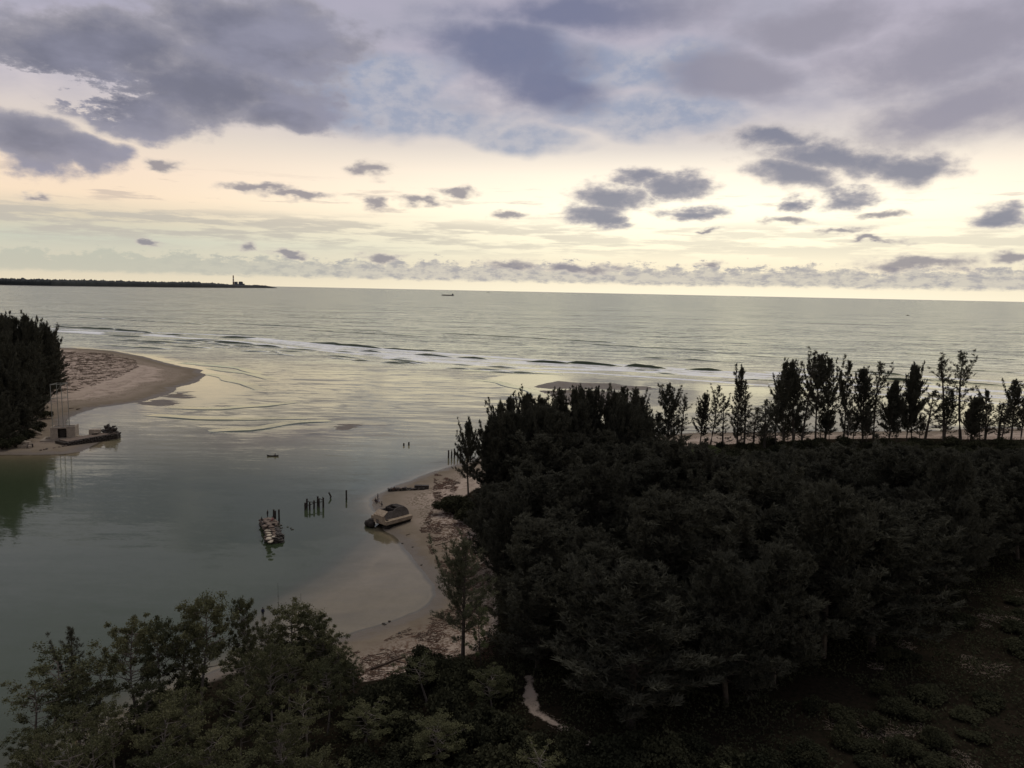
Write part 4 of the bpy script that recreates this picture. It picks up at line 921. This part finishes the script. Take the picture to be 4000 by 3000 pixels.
for i, (bx, by, ty, var, w, lab) in enumerate([
    (2572, 1788, 1620, SLIM[1], .8, 'short bushy casuarina just right of the dark stand'), (2603, 1783, 1514, SLIM[2], 1.15, 'tall full casuarina right of the dark stand, before the wet sand'),
    (2657, 1762, 1555, SPARSE[0], 1.1, 'thin see-through casuarina with a fan of bare twigs'), (2630, 1775, 1570, SPARSE[1], .9, 'slight casuarina tucked behind the tall full one'),
    (2730, 1761, 1547, SLIM[3], .75, 'casuarina with a long bare trunk over the sand strip'), (2772, 1752, 1514, SPARSE[2], .95, 'slender tall sparse casuarina over the sand strip'),
    (2822, 1762, 1555, SPARSE[0], 1.1, 'low sparse casuarina left of the dense pointed one'), (2880, 1772, 1449, SLIM[0], 1.1, 'tall dense casuarina with a fine pointed top left of the bare gap'),
    (2905, 1770, 1500, SPARSE[1], 1.2, 'feathery casuarina leaning on the dense pointed one'), (2945, 1765, 1600, SPARSE[2], 1.3, 'low airy bush-like casuarina with many thin uprights'), (2985, 1760, 1570, SPARSE[1], 1.3, 'airy many stemmed casuarina in the gap'),
    (3028, 1752, 1496, MED[1], .85, 'dark casuarina at the left foot of the tall clump'), (3060, 1745, 1431, MED[2], .9, 'dense black casuarina forming the left of the tall clump'), (3098, 1740, 1420, SLIM[2], 1.2, 'black casuarina filling the middle of the tall clump'),
    (3129, 1738, 1383, SPARSE[0], 1.25, 'casuarina with a bare spire rising above the tall clump'), (3185, 1732, 1401, MED[3], .98, 'broad headed black casuarina, darkest of the shore row'), (3222, 1730, 1412, SLIM[1], 1.2, 'casuarina joined to the right side of the broad headed one'),
    (3295, 1726, 1423, MED[0], .88, 'solitary rounded casuarina right of the broad headed one'), (3370, 1724, 1445, SLIM[3], 1.15, 'casuarina with a crooked left leader'), (3412, 1722, 1423, SPARSE[2], 1.4, 'pale thin topped casuarina behind the crooked one'),
    (3470, 1725, 1500, WIDE[0], .62, 'low dark spreading casuarina between the crooked and the wide crowned ones'), (3540, 1722, 1434, WIDE[1], .68, 'wide crowned casuarina over the breaking wave'), (3612, 1722, 1530, SPARSE[1], 1.5, 'leaning thin casuarina with light behind it'),
    (3688, 1722, 1401, SPARSE[0], 1.9, 'tall open casuarina with tiers of flat branches'), (3690, 1720, 1530, MED[0], .8, 'leafy lower casuarina at the foot of the tiered one'), (3752, 1720, 1383, SPARSE[2], 1.7, 'highest bare topped casuarina near the right edge'), (3790, 1722, 1560, WIDE[2], .6, 'squat round black casuarina below the bare topped one'),
    (3848, 1722, 1532, SLIM[0], 1.1, 'small casuarina with a knotted top right of the squat round one'), (3900, 1722, 1580, SPARSE[1], 1.7, 'low wispy casuarina before the right edge group'), (3948, 1728, 1496, SLIM[2], 1.15, 'dark casuarina near the right edge, left of the last'), (3986, 1730, 1508, MED[1], .75, 'last casuarina cut by the right edge of the picture')]):
    px_tree('casuarina_tree', var, bx, by, ty, w * (1.3 if var in MED else 1.15), lab, group=G2)
for i in range(24):
    bx = random.uniform(2960, 4010); ty = random.uniform(1560, 1655) if bx > 3250 else random.uniform(1600, 1670)
    px_tree('casuarina_tree', (MED + SPARSE)[i % 7], bx, random.uniform(1718, 1742), ty, random.uniform(.45, .95), 'young low casuarina at the foot of the shore row', group='young casuarinas at the foot of the shore row')
# the single big casuarina by the bay and its pale neighbour
px_tree('casuarina_tree', casuarina(901, 20, 6.0, 66, 9, .2, .5, .042, .9, .55, leaders=4, mat=M_needle2), 1808, 2570, 2115, 1.05, 'large open casuarina standing alone at the head of the sandy bay')
px_tree('willowy_tree', broadleaf(905, 9, 2.6, 20, 300, .10, .2, M_bark, M_leaf2), 1875, 2590, 2370, .75, 'small pale green weeping tree beside the large lone casuarina', refh=9)
# left forest
lf = [(20, 1640, 1236), (75, 1600, 1232), (105, 1610, 1225), (140, 1560, 1248), (175, 1545, 1262), (205, 1520, 1275), (222, 1500, 1310), (-40, 1640, 1225), (30, 1690, 1300), (90, 1660, 1330), (140, 1620, 1350), (178, 1590, 1400), (200, 1560, 1380),
      (-90, 1660, 1230), (50, 1560, 1228), (0, 1700, 1400), (60, 1700, 1440), (110, 1680, 1450), (150, 1640, 1470), (-60, 1720, 1350), (175, 1480, 1300), (120, 1500, 1250), (0, 1560, 1240), (-120, 1580, 1240), (45, 1725, 1560), (100, 1705, 1560), (10, 1735, 1520), (215, 1530, 1400), (155, 1430, 1290)]
for i, (bx, by, ty) in enumerate(lf):
    px_tree('casuarina_tree', DENSE[i % 5], bx - 8, by, ty + 16, random.uniform(1.25, 1.5) if ty < 1460 else 1.0, 'tall black casuarina in the solid wood at the left edge', group='casuarinas of the wood at the left edge')
for i, (bx, by) in enumerate([(25, 1742), (60, 1738), (5, 1746), (95, 1722), (150, 1672), (175, 1628), (130, 1690)]):
    p = at(bx, by, 1.2); tree('shrub', SHR[i % 4], p.x, p.y, 3.5, 1.9, 'dark shrub at the foot of the wood at the left edge', 'shrub', 'shrubs below the wood at the left edge', 2.2, ('stem', 'foliage'))

# inner forest on the right: canopy limits as rows of the photograph
cx = [1700, 1900, 1960, 2100, 2300, 2500, 2600, 2700, 2900, 3200, 3600, 4000, 5000]; cyy = [2900, 2060, 1700, 1640, 1620, 1650, 1765, 1800, 1800, 1780, 1785, 1790, 1790]
LEFTLIM = lambda py: np.interp(py, [1900, 2000, 2080, 2200, 2400, 2600, 2750, 3000], [1880, 1860, 1880, 1905, 1925, 1990, 2120, 2300])
rs = random.Random(5); out_pts = []
FX = poly([(5000, 1790), (4000, 1775), (3200, 1775), (2700, 1800), (2560, 1815), (2300, 1865), (2050, 1925), (1900, 1990), (1860, 2050), (1900, 2200), (1950, 2400), (1960, 2600), (2090, 2700), (2190, 2900), (2500, 2960), (3000, 2760), (3150, 2700), (3450, 2580), (3650, 2400), (3950, 2230), (5000, 2080)])
PATHX = poly([(2015, 2670), (2110, 2670), (2180, 2760), (2340, 2890), (2340, 3010), (2180, 3010), (2000, 2930)])
def darts(pl, n, seed, sp_fn, taken, cap, pxmax=1e9, inner=0.0):
    g_ = np.random.default_rng(seed); lo, hi = pl.min(0), pl.max(0); X = g_.uniform(lo[0], hi[0], n); Y = g_.uniform(lo[1], hi[1], n)
    k = (sdist(X, Y, pl) > inner) & (sdist(X, Y, PATHX) < -.8); pts = []
    for x, y in zip(X[k], Y[k]):
        if len(pts) >= cap: break
        if proj((x, y, 1.5))[0] > pxmax: continue
        sp = sp_fn(x, y)
        if pts and ((np.array(pts) - (x, y)) ** 2).sum(1).min() < sp * sp: continue
        if ((np.array(taken) - (x, y)) ** 2).sum(1).min() < 6: continue
        pts.append((float(x), float(y)))
    return pts
out_pts = darts(FX, 14000, 5, lambda x, y: 7.6 if y < 220 else 8.2, placed, 285, 4350)
nf = 0
for i, (x, y) in enumerate(out_pts):
    px, py = proj((x, y, 1.5)); hh = rs.choice((rs.uniform(12, 18), rs.uniform(17, 25)))
    lim = np.interp(px, cx, cyy); hl = height_for(x, y, lim)
    if hl < hh: hh = hl * rs.uniform(.86, 1.0)
    if hh < 4.5: continue
    if px < 2250 and py > 2050: hh = min(hh, rs.uniform(15, 20))
    w = min(1.75, .65 + hh / 20) * rs.uniform(.85, 1.25)
    left = px - w * 3.6 / y * F * .6
    if left < LEFTLIM(py): w *= .75
    if px < 3700 or y > 120: tree('casuarina_tree', (WIDE if i % 3 == 0 and w > .9 else DENSE)[i % 3], x, y, hh, w * (.72 if i % 3 == 0 and w > .9 else 1), '%s casuarina %s of the thick forest' % ('tall' if hh > 16.5 else 'lower', 'at the bay edge' if px < 2150 else 'at the clearing edge' if (px > 2900 and py > 2450) or (px > 3500 and py > 2150) else 'behind the dark stand' if py < 2020 and px < 2650 else 'in the far right part' if py < 2050 else 'in the near part' if py > 2550 else 'in the middle'), group='casuarinas of the thick forest right of the bay'); nf += 1
print('inner trees', nf)
# shrubs between the stand and the shore row, low green hummocks
for i in range(46):
    bx = random.uniform(2560, 4000); by = random.uniform(1765, 1830) if bx < 3000 else random.uniform(1742, 1790)
    p = at(bx, by, 1.4); tree('shrub', (SHRP if 2680 < bx < 2820 and by > 1790 else SHR)[i % 2], p.x, p.y, random.uniform(2.5, 4.5), random.uniform(1.4, 2.4), 'low dark shrub behind the shore row', 'shrub', 'shrubs behind the shore row', 2.2, ('stem', 'foliage'))
for i, (bx, by) in enumerate([(2700, 1835), (2740, 1828), (2775, 1838)]):
    p = at(bx, by, 1.4); tree('shrub', SHRP[i % 2], p.x, p.y, 4, 2.2, ('left', 'middle', 'right')[i] + ' one of three bright green shrubs behind the sand strip', 'shrub', None, 2.2, ('stem', 'foliage'))
# dark rounded bushes at the beach edge
for i, (bx, by, hh, w, lab) in enumerate([(1745, 1995, 4.2, 2.1, 'glossy dark rounded bush pushing out onto the beach'), (1790, 2000, 4.5, 2.1, 'dark bush behind the glossy one on the beach edge'), (1840, 2035, 5, 2.3, 'dark bush at the forest corner above the litter sand'), (1880, 2075, 5, 2.2, 'dark bush where the forest meets the litter strewn sand')]):
    p = at(bx, by, 1.2); tree('shrub', SHR[i % 4], p.x, p.y, hh, w, lab, 'shrub', None, 2.2, ('stem', 'foliage'))

# ------------------------------------------------------------------ mangrove side woods, bottom left and centre
G3 = 'broadleaf trees at the lower left'
for i, (bx, by, ty, var, w, lab) in enumerate([
    (205, 2900, 2498, OPENB[0], 1.25, 'leaning broadleaf tree with clumped umbrella crown at the far lower left'), (150, 2930, 2610, OPENB[1], 1.0, 'small broadleaf tree with tufts hanging over the water at the lower left'),
    (530, 2840, 2400, BROAD[1], 1.0, 'dark full broadleaf tree with forked top in the lower left'), (640, 2830, 2420, BROAD[2], .75, 'narrow broadleaf tree right of the dark forked one'),
    (795, 2800, 2318, BROAD[3], 1.05, 'tallest spreading broadleaf tree of the lower left wood'), (720, 2800, 2400, BROAD[0], .8, 'broadleaf tree against the left of the tallest one'), (958, 2760, 2327, BROAD[4], .55, 'columnar dark broadleaf tree left of the wading person'),
    (384, 2860, 2545, OPENB[2], .9, 'thin see-through tree between two dark crowns'), (300, 2890, 2612, BROAD[0], 1.0, 'low rounded broadleaf tree behind the umbrella crown')]):
    px_tree('broadleaf_tree', var, bx, by, ty, w, lab, group=G3, refh=13.)
px_tree('casuarina_tree', SPARSE[1], 290, 2840, 2404, .8, 'spindly young casuarina over the water at the lower left')
G4 = 'leafy trees fringing the bay'
for i, (bx, by, ty, w, lab) in enumerate([(1060, 2720, 2440, .8, 'olive green tree below the wading person'), (1157, 2700, 2366, .95, 'light green leafy tree at the left of the sandy bay'), (1228, 2700, 2393, .9, 'leafy tree right of the light green one'),
        (1265, 2720, 2455, .8, 'greyish leafy tree bulging toward the bay sand'), (1330, 2740, 2534, .6, 'low leafy tree on the bay edge'), (1385, 2760, 2585, .45, 'smallest open leaved tree beside the drift logs')]):
    px_tree('broadleaf_tree', BROAD[(i * 2) % 5], bx, by, ty, w, lab, group=G4, refh=13.)
bx_ = [-200, 0, 60, 120, 300, 500, 700, 900, 1100, 1250, 1300, 1400, 1480, 1600, 1660, 1750, 1850, 2000, 2080, 2300, 2600, 3000]; by_ = [3150, 3000, 2920, 2860, 2760, 2700, 2640, 2570, 2480, 2510, 2600, 2660, 2700, 2660, 2590, 2600, 2600, 2640, 2760, 2900, 2880, 2960]
BL = poly([(1000, 2600), (1240, 2590), (1330, 2660), (1450, 2710), (1700, 2650), (1900, 2620), (2030, 2700), (2030, 2850), (2200, 2930), (2500, 3000), (3000, 3000), (3100, 3250), (2400, 3500), (-200, 3500), (100, 3090), (400, 2890), (700, 2740)])
for i in range(70):
    px = rs.uniform(2950, 4050); py = rs.uniform(2250, 3020); p = at(px, py, 1.5)
    if sdist(np.array([p.x]), np.array([p.y]), CLEARING)[0] < 0: continue
    tree('shrub', SHR[i % 4], p.x, p.y, rs.uniform(.9, 2.4), rs.uniform(.7, 1.5), '%s scrub bush among the dead sticks of the clearing' % ('small' if i % 2 else 'spreading'), 'shrub', 'scrub bushes of the clearing', 2.2, ('stem', 'foliage'))
pts2 = darts(BL, 9000, 6, lambda x, y: 3.6 if x > -18 else 5.6, placed, 150, 1e9, .5)
k1 = k2 = 0
for i, (x, y) in enumerate(pts2):
    px, py = proj((x, y, 1.5)); lim = np.interp(px, bx_, by_) + rs.uniform(0, 60); hl = height_for(x, y, lim)
    tall = px < 1300
    hh = min(hl, rs.uniform(9, 14) if tall else rs.uniform(3, 6.5))
    if hh < 1.5: continue
    if hh > 5.5: tree('broadleaf_tree', (OPENB if i % 4 == 0 else BROAD)[i % 3], x, y, hh, rs.uniform(.65, .95), 'leafy tree %s of the lower left wood' % ('at the water side' if px < 350 else 'in the left half' if px < 700 else 'in the right half' if px < 1000 else 'at the bay side'), group='trees of the lower left wood', refh=13.); k1 += 1
    else: tree('shrub', SHR[i % 4], x, y, hh, rs.uniform(1.3, 1.9), 'leafy shrub %s of the thicket' % ('at the sand edge' if py < 2790 else 'at the left' if px < 1500 else 'in the middle' if px < 2100 else 'right of the path'), 'shrub', 'shrubs of the thicket below the bay', 2.2, ('stem', 'foliage')); k2 += 1
print('lower wood', k1, k2)
for i, (bx, by, hh, w, lab) in enumerate([(1660, 2670, 5.5, 1.7, 'dark bushy shrub with a rounded top at the near edge of the sand'), (1730, 2690, 4.5, 1.8, 'dark shrub at the foot of the large lone casuarina'), (1480, 2760, 3.5, 1.6, 'ragged shrub below the long drift log'), (1560, 2740, 3.6, 1.5, 'open leaved shrub right of the ragged one')]):
    p = at(bx, by, 1.5); tree('shrub', SHR[i % 4], p.x, p.y, hh, w, lab, 'shrub', None, 2.2, ('stem', 'foliage'))
# bare bleached tree
def bare(seed, Ht, name, label, px, py, ty):
    rr = random.Random(seed); p = at(px, py, 1.5); Ht = height_for(p.x, p.y, ty) - 1; root = empty(name, (p.x, p.y, 1.2)); tk = MB(); bm = MB()
    def grow(mb, b, d, L, r, dep):
        e = b + d * L; mid = b + d * L * .5 + Vector((rr.uniform(-1, 1), rr.uniform(-1, 1), 0)) * L * .07
        mb.tube([b, mid, e], [r, r * .8, r * .6], 5 if dep < 2 else 3, False)
        if dep >= 6 or r < .006: return
        for k in range(3 if dep < 4 else 2):
            nd = (d + Vector((rr.uniform(-1, 1), rr.uniform(-1, 1), rr.uniform(-.15, .6))) * .75).normalized(); grow(bm, b.lerp(e, rr.uniform(.6, 1)), nd, L * rr.uniform(.6, .8), r * .6, dep + 1)
    grow(tk, Vector((0, 0, 0)), Vector((.05, 0, 1)), Ht * .32, Ht * .013, 0)
    tk.obj('trunk', M_deadwood, root); bm.obj('branches', M_deadwood, root); tag(root, label, 'tree'); return root
M_deadwood = rough_mat('dead_wood', (.34, .30, .26), (.24, .21, .18), scale=3)
bare(3, 9, 'dead_tree', 'bleached leafless tree with a spray of fine twigs at the bottom edge', 1100, 3060, 2775)
bare(8, 6, 'dead_tree', 'small bare forked tree behind the wading person', 1030, 2560, 2395)
bare(12, 6, 'dead_tree', 'dark bare branch tree over the water at the bottom left corner', 130, 3080, 2860)

# ------------------------------------------------------------------ ground cover, litter and driftwood
def scatter(pl, n, seed, excl=None, inner=0.0):
    g_ = np.random.default_rng(seed); lo, hi = pl.min(0), pl.max(0); out = []
    X = g_.uniform(lo[0], hi[0], n * 4); Y = g_.uniform(lo[1], hi[1], n * 4); k = sdist(X, Y, pl) > inner
    if excl is not None: k &= sdist(X, Y, excl) < 0
    return X[k][:n], Y[k][:n]
rng = np.random.default_rng(77)
vis = poly([(4300, 1745), (3200, 1745), (2560, 1790), (2050, 1900), (1800, 1990), (1890, 2130), (1930, 2300), (1920, 2500), (1700, 2620), (1450, 2700), (1240, 2590), (600, 2790), (200, 3050), (300, 3300), (4300, 3300)])
X, Y = scatter(vis, 330000, 3, PATH)
hum = fbm(X * .16, Y * .16, 3); keep = hum > .34; cl = sdist(X, Y, CLEARING); keep &= (cl < 0) | (fbm(X * .35 + 40, Y * .35, 3) > .43)
keep |= (cl > 0) & (rng.random(len(X)) < .35)
X, Y, hum, cl = X[keep], Y[keep], hum[keep], cl[keep]
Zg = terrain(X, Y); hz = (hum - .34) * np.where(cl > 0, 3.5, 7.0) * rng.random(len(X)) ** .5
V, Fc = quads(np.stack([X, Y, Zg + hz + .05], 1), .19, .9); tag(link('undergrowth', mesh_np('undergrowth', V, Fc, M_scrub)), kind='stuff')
def sticks(pl, n, seed, mat, name, lmin, lmax, thr=.5, r=.03, ang=None, fs=.35):
    g_ = np.random.default_rng(seed); X, Y = scatter(pl, n, seed); k = fbm(X * fs + seed, Y * fs, 3) > thr; X, Y = X[k], Y[k]
    n = len(X); Zg = terrain(X, Y); a = g_.random(n) * 6.28 if ang is None else ang + g_.normal(size=n) * .5
    L = (lmin + (lmax - lmin) * g_.random(n) ** 3) / 2; d = np.stack([np.cos(a), np.sin(a), g_.normal(size=n) * .06], 1); s = np.stack([-np.sin(a), np.cos(a), np.zeros(n)], 1) * r * (.6 + g_.random(n))[:, None]
    c = np.stack([X, Y, Zg + .03], 1); u = np.zeros((n, 3)); u[:, 2] = r * 1.5
    V = np.stack([c - d * L[:, None] - s, c - d * L[:, None] + s, c - d * L[:, None] + u, c + d * L[:, None] - s * .6, c + d * L[:, None] + s * .6, c + d * L[:, None] + u], 1).reshape(-1, 3)
    b = np.arange(n)[:, None] * 6; Fc = np.concatenate([b + np.array([0, 3, 5, 2]), b + np.array([1, 2, 5, 4]), b + np.array([0, 1, 4, 3])])
    tag(link(name, mesh_np(name, V, Fc, mat)), kind='stuff')
sticks(LIT[0], 9000, 1, M_litter, 'beach_litter', .15, 1.1, .47, .045)
sticks(LIT[1], 7000, 2, M_litter, 'beach_litter', .12, .9, .47, .03, .45)
sticks(LIT[2], 9000, 4, M_wood, 'beach_litter', .4, 3.2, .52, .11, .15)
sticks(CLEARING, 34000, 5, M_stick, 'bleached_brush', .4, 1.8, .635, .018, None, .13)
sticks(PATH, 300, 6, M_stick, 'path_litter', .1, .5, .4, .02)
def log(pts, r, label, mat=M_wood):
    P_ = [Vector((*at(*p, 1.0).xy, 0)) for p in pts]
    for p in P_: p.z = gh(p.x, p.y) + r * .7
    k = len(P_); mb = MB().tube(P_, [r * (1 - .5 * i / (k - 1)) for i in range(k)], 7)
    tag(mb.obj('driftwood_log', mat, smooth=True), label, 'driftwood')
log([(1450, 2612), (1500, 2592), (1545, 2572), (1585, 2562)], .2, 'thick dark drift log, the longest on the bay sand')
log([(1530, 2560), (1552, 2578), (1585, 2588)], .11, 'forked drift branch crossing the upper end of the longest log', M_wood)
log([(1545, 2560), (1590, 2548), (1650, 2538)], .08, 'thin reddish branch reaching toward the lone casuarina', M_stick)
log([(1475, 2618), (1530, 2621)], .05, 'thin straight pale stick below the longest log', M_stick)
log([(1413, 2585), (1417, 2568), (1445, 2572)], .07, 'small bent branch left of the longest log')
log([(1470, 2548), (1512, 2540)], .07, 'short branch above the middle of the longest log')
log([(1665, 2037), (1684, 2034)], .12, 'short dark drift log on the sand right of the wreck')
log([(1587, 2078), (1602, 2074)], .1, 'stubby log on the wet sand below the wreck')
log([(1700, 2122), (1768, 2108)], .09, 'long thin pole lying among the brown litter')
log([(1335, 2548), (1372, 2545)], .05, 'thin stick at the left foot of the bay sand')
log([(300, 1594), (312, 1590)], .3, 'black stump on the left spit near the water')
log([(270, 1592), (288, 1589)], .2, 'dark drift log left of the black stump on the spit')
log([(250, 1471), (262, 1473)], .5, 'dark drift lump in the middle of the left spit')
log([(2680, 1752), (2740, 1768), (2780, 1771)], .22, 'grey drift trunk under the shore trees')
for k, (px, py) in enumerate([(1498, 2430), (1504, 2434), (1521, 2421), (1561, 2476), (1646, 2203), (1612, 2134), (1572, 2118)]):
    p = at(px, py, .3); o = link('rock', slabsd[k % 4], None, (p.x, p.y, max(.02, gh(p.x, p.y)) + .04), (0, 0, k), (.45, .4, .5)); tag(o, 'small dark stone on the wet sand of the bay', 'rock', 'small stones on the bay sand')

# ------------------------------------------------------------------ people
def cloth(name, c): return rough_mat(name, c, tuple(v * .8 for v in c), scale=6, bump=.1)
M_skin = cloth('skin', (.16, .09, .06)); M_hair = cloth('hair', (.012, .01, .01))
CL = {'black': cloth('black_cloth', (.02, .02, .022)), 'navy': cloth('navy_cloth', (.025, .03, .05)), 'red': cloth('red_cloth', (.30, .035, .04)), 'pink': cloth('pink_cloth', (.45, .17, .18)), 'grey': cloth('grey_cloth', (.14, .14, .14)), 'white': cloth('pale_cloth', (.45, .42, .40))}
def person(pos, rz, pose, shirt, trousers, label, sc=1.0):
    root = empty('person', pos, rz, (sc, sc, sc)); tag(root, label, 'person')
    if pose == 'stand': hip, knee, foot, toe = (.0, 0, .92), (0, .03, .5), (0, 0, .07), (0, .16, .03); tilt = 0; arm = [(0, .0, -.28), (0, .10, -.52)]
    elif pose == 'sit': hip, knee, foot, toe = (0, 0, .12), (0, .36, .42), (0, .66, .07), (0, .80, .04); tilt = .16; arm = [(0, .18, -.24), (0, .38, -.26)]
    else: hip, knee, foot, toe = (0, 0, .34), (0, .38, .52), (0, .12, .07), (0, .27, .04); tilt = .2; arm = [(0, .2, -.22), (0, .4, -.2)]
    if pose == 'paddle': hip, knee, foot, toe = (0, 0, .15), (0, .38, .38), (0, .7, .12), (0, .82, .1); arm = [(0, .16, -.22), (0, .38, -.16)]
    hz = hip[2]; V = []; E = []; Rr = []
    def add(p, r, par=None):
        V.append(p); Rr.append(r)
        if par is not None: E.append((par, len(V) - 1))
        return len(V) - 1
    pel = add((0, 0, hz), (.15, .11)); wai = add((0, tilt * .3, hz + .2), (.13, .095), pel); che = add((0, tilt * .75, hz + .42), (.165, .11), wai); nk = add((0, tilt, hz + .57), (.055, .055), che)
    hd1 = add((0, tilt + .01, hz + .66), (.075, .085), nk); hd2 = add((0, tilt + .03, hz + .76), (.08, .095), hd1); add((0, tilt + .02, hz + .82), (.05, .06), hd2)
    hands = []
    for s in (-1, 1):
        h_ = add((s * .09, 0, hz - .04), (.09, .09), pel); k_ = add((s * (.11 if pose == 'stand' else .16), knee[1], knee[2]), (.06, .06), h_); f_ = add((s * .12, foot[1], foot[2]), (.042, .042), k_); add((s * .13, toe[1], toe[2]), (.04, .03), f_)
        sh = add((s * .18, tilt * .8, hz + .47), (.06, .06), che); el = add((s * .24, tilt + arm[0][1], hz + .47 + arm[0][2]), (.042, .042), sh); wr = add((s * .22, tilt + arm[1][1], hz + .47 + arm[1][2]), (.028, .03), el)
        d = Vector(V[wr]) - Vector(V[el]); d.normalize(); pm = Vector(V[wr]) + d * .07; pal = add(tuple(pm), (.036, .018), wr); hands.append((pm, d, s))
    tm = bpy.data.meshes.new('body'); tm.from_pydata(V, E, []); to = bpy.data.objects.new('tmp', tm); C.objects.link(to)
    md = to.modifiers.new('s', 'SKIN'); sv = tm.skin_vertices[0].data
    for i, r in enumerate(Rr): sv[i].radius = r
    sv[0].use_root = True
    to.modifiers.new('ss', 'SUBSURF').levels = 1
    dg = bpy.context.evaluated_depsgraph_get(); bm_ = bpy.data.meshes.new_from_object(to.evaluated_get(dg)); bpy.data.objects.remove(to)
    bm_.materials.clear(); bm_.materials.append(M_skin); body = link('body', bm_, root)
    n = len(bm_.vertices); co = np.zeros(n * 3, np.float32); bm_.vertices.foreach_get('co', co); co = co.reshape(-1, 3); no = np.array([v.normal[:] for v in bm_.vertices])
    def shell(name, test, mat, off):
        fs = [p.vertices[:] for p in bm_.polygons if test(co[list(p.vertices)].mean(0))]; us = sorted({i for f in fs for i in f}); mp = {u: i for i, u in enumerate(us)}
        if not fs: return
        me = bpy.data.meshes.new(name); me.from_pydata([tuple(co[u] + no[u] * off) for u in us], [], [tuple(mp[i] for i in f) for f in fs]); me.materials.append(mat); link(name, me, root)
    shell('shirt', lambda c: hz + .02 < c[2] < hz + .55 and abs(c[0]) < .30 and c[1] < tilt + .14, CL[shirt], .018)
    shell('trousers', lambda c: (c[2] <= hz + .04 and c[2] > .12 and (pose == 'stand' or True)) and not (c[2] > hz - .1 and abs(c[0]) > .2 and pose == 'stand') and (abs(c[0]) < .21) , CL[trousers], .012)
    hb = MB(); hc = Vector((0, tilt + .0, hz + .775))
    for k, (z, r) in enumerate(((-.05, .095), (0, .103), (.05, .092), (.09, .055), (.10, .01))):
        for j in range(10): a = 6.283 * j / 10; hb.V.append((hc.x + math.cos(a) * r * .88, hc.y + math.sin(a) * r * 1.0 - (.03 if k < 2 else 0), hc.z + z))
    hb.F = [(k * 10 + j, k * 10 + (j + 1) % 10, k * 10 + 10 + (j + 1) % 10, k * 10 + 10 + j) for k in range(4) for j in range(10)]
    hb.obj('hair', M_hair, root, True)
    for pm, d, s in hands:
        side = d.cross(Vector((0, 0, 1)));
        if side.length < .2: side = Vector((0, 1, 0))
        side.normalize(); nn = d.cross(side); fm = MB()
        for k, l in enumerate((.065, .075, .07, .055)):
            b = pm + side * (k - 1.5) * .018 + d * .03; fm.tube([b, b + d * l * .55, b + d * l * .9 + nn * .02], [.009, .0085, .006], 5)
        b = pm - side * .03; fm.tube([b, b - side * .02 + d * .03, b - side * .018 + d * .055], [.010, .009, .007], 5); fm.obj('fingers', M_skin, root)
    MB().box(-.015, .015, 0, .025, -.02, .02).obj('nose', M_skin, root, loc=(0, tilt + .115, hz + .735))
    return root
mp_ = m0
person(at(1045.5, 2021, 2.25), 2.5, 'stand', 'black', 'black', 'person in dark clothes standing on the far end of the stone mound')
person(at(1025, 2034, 2.2), 2.2, 'sit', 'black', 'navy', 'person in black sitting on the left shoulder of the stone mound')
person(at(1061, 2034, 2.1), -1.2, 'sit', 'pink', 'red', 'person in pink and red sitting beside the paired pilings on the mound')
def ground_person(px, py, rz, *a):
    p = at(px, py, .5); person((p.x, p.y, max(gh(p.x, p.y), -.1)), rz, *a)
ground_person(1476, 1948, 2.0, 'stand', 'navy', 'black', 'person in dark clothes standing at the back of the group on the sand point')
ground_person(1469, 1956, 1.6, 'crouch', 'black', 'black', 'crouching person in black, left in the group on the sand point')
ground_person(1482, 1957, 1.0, 'sit', 'white', 'red', 'seated person in pale top and red trousers in the group on the sand point')
ground_person(1473, 1960, 2.6, 'crouch', 'navy', 'black', 'crouching person in navy in front of the group on the sand point')
ground_person(1494, 1972, 1.8, 'crouch', 'grey', 'black', 'person in grey crouching alone between the group and the wreck')
p = at(1541, 1913, 1.2); person((p.x, p.y, p.z), 2.8, 'sit', 'black', 'black', 'person in black sitting on top of the dark stone wall')
p = at(1027, 2404, 0); person((p.x, p.y, -.35), .4, 'stand', 'navy', 'black', 'person in dark top standing in the shallows near the thin stakes')
ground_person(434, 1391, 1.2, 'stand', 'black', 'navy', 'left one of two tiny walkers on the far left spit')
ground_person(441, 1393, 1.0, 'stand', 'grey', 'black', 'right one of two tiny walkers on the far left spit')
q = at(1078, 1782, .1); person((q.x, q.y, .1), math.atan2(cd.y, cd.x) + math.pi / 2, 'paddle', 'grey', 'black', 'person sitting low in the stern of the slim canoe')
pd = MB().tube([(q.x - .3, q.y - .4, .2), (q.x - .35, q.y - .1, 1.0)], .025, 5).box(q.x - .38, q.x - .22, q.y - .5, q.y - .4, -.1, .3); tag(pd.obj('paddle', M_wood), 'short paddle held over the side of the slim canoe', 'paddle')

# ------------------------------------------------------------------ look-alikes: say where each one stands
shared = {}
for o in C.objects:
    if o.parent is None and o.get('label'): shared.setdefault(o['label'], []).append(o)
for lab, os_ in shared.items():
    if len(os_) < 2: continue
    pp = {o: proj(o.location) for o in os_}
    cells = {(0, 0): os_}
    if len(os_) > 9:
        xs = sorted(p[0] for p in pp.values()); ys2 = sorted(p[1] for p in pp.values()); n = len(xs); cells = {}
        for o in os_:
            c = (sum(pp[o][0] > xs[int(n * q)] for q in (.33, .66)), sum(pp[o][1] > ys2[int(n * q)] for q in (.33, .66))); cells.setdefault(c, []).append(o)
    for c, lst in cells.items():
        where = '' if len(cells) == 1 else ' ' + ('far', 'middle', 'near')[c[1]] + ' ' + ('left', 'centre', 'right')[c[0]]
        lst.sort(key=lambda o: pp[o][0])
        for i, o in enumerate(lst):
            od = ordw[i] + ' from left' if i < len(ordw) and len(lst) > 1 else ''
            o['label'] = lab + (',' if where or od else '') + (' ' + od.replace(' from left', '') + ' in' if where and od else '') + (where + ' cluster' if where else ' ' + od if od else '')
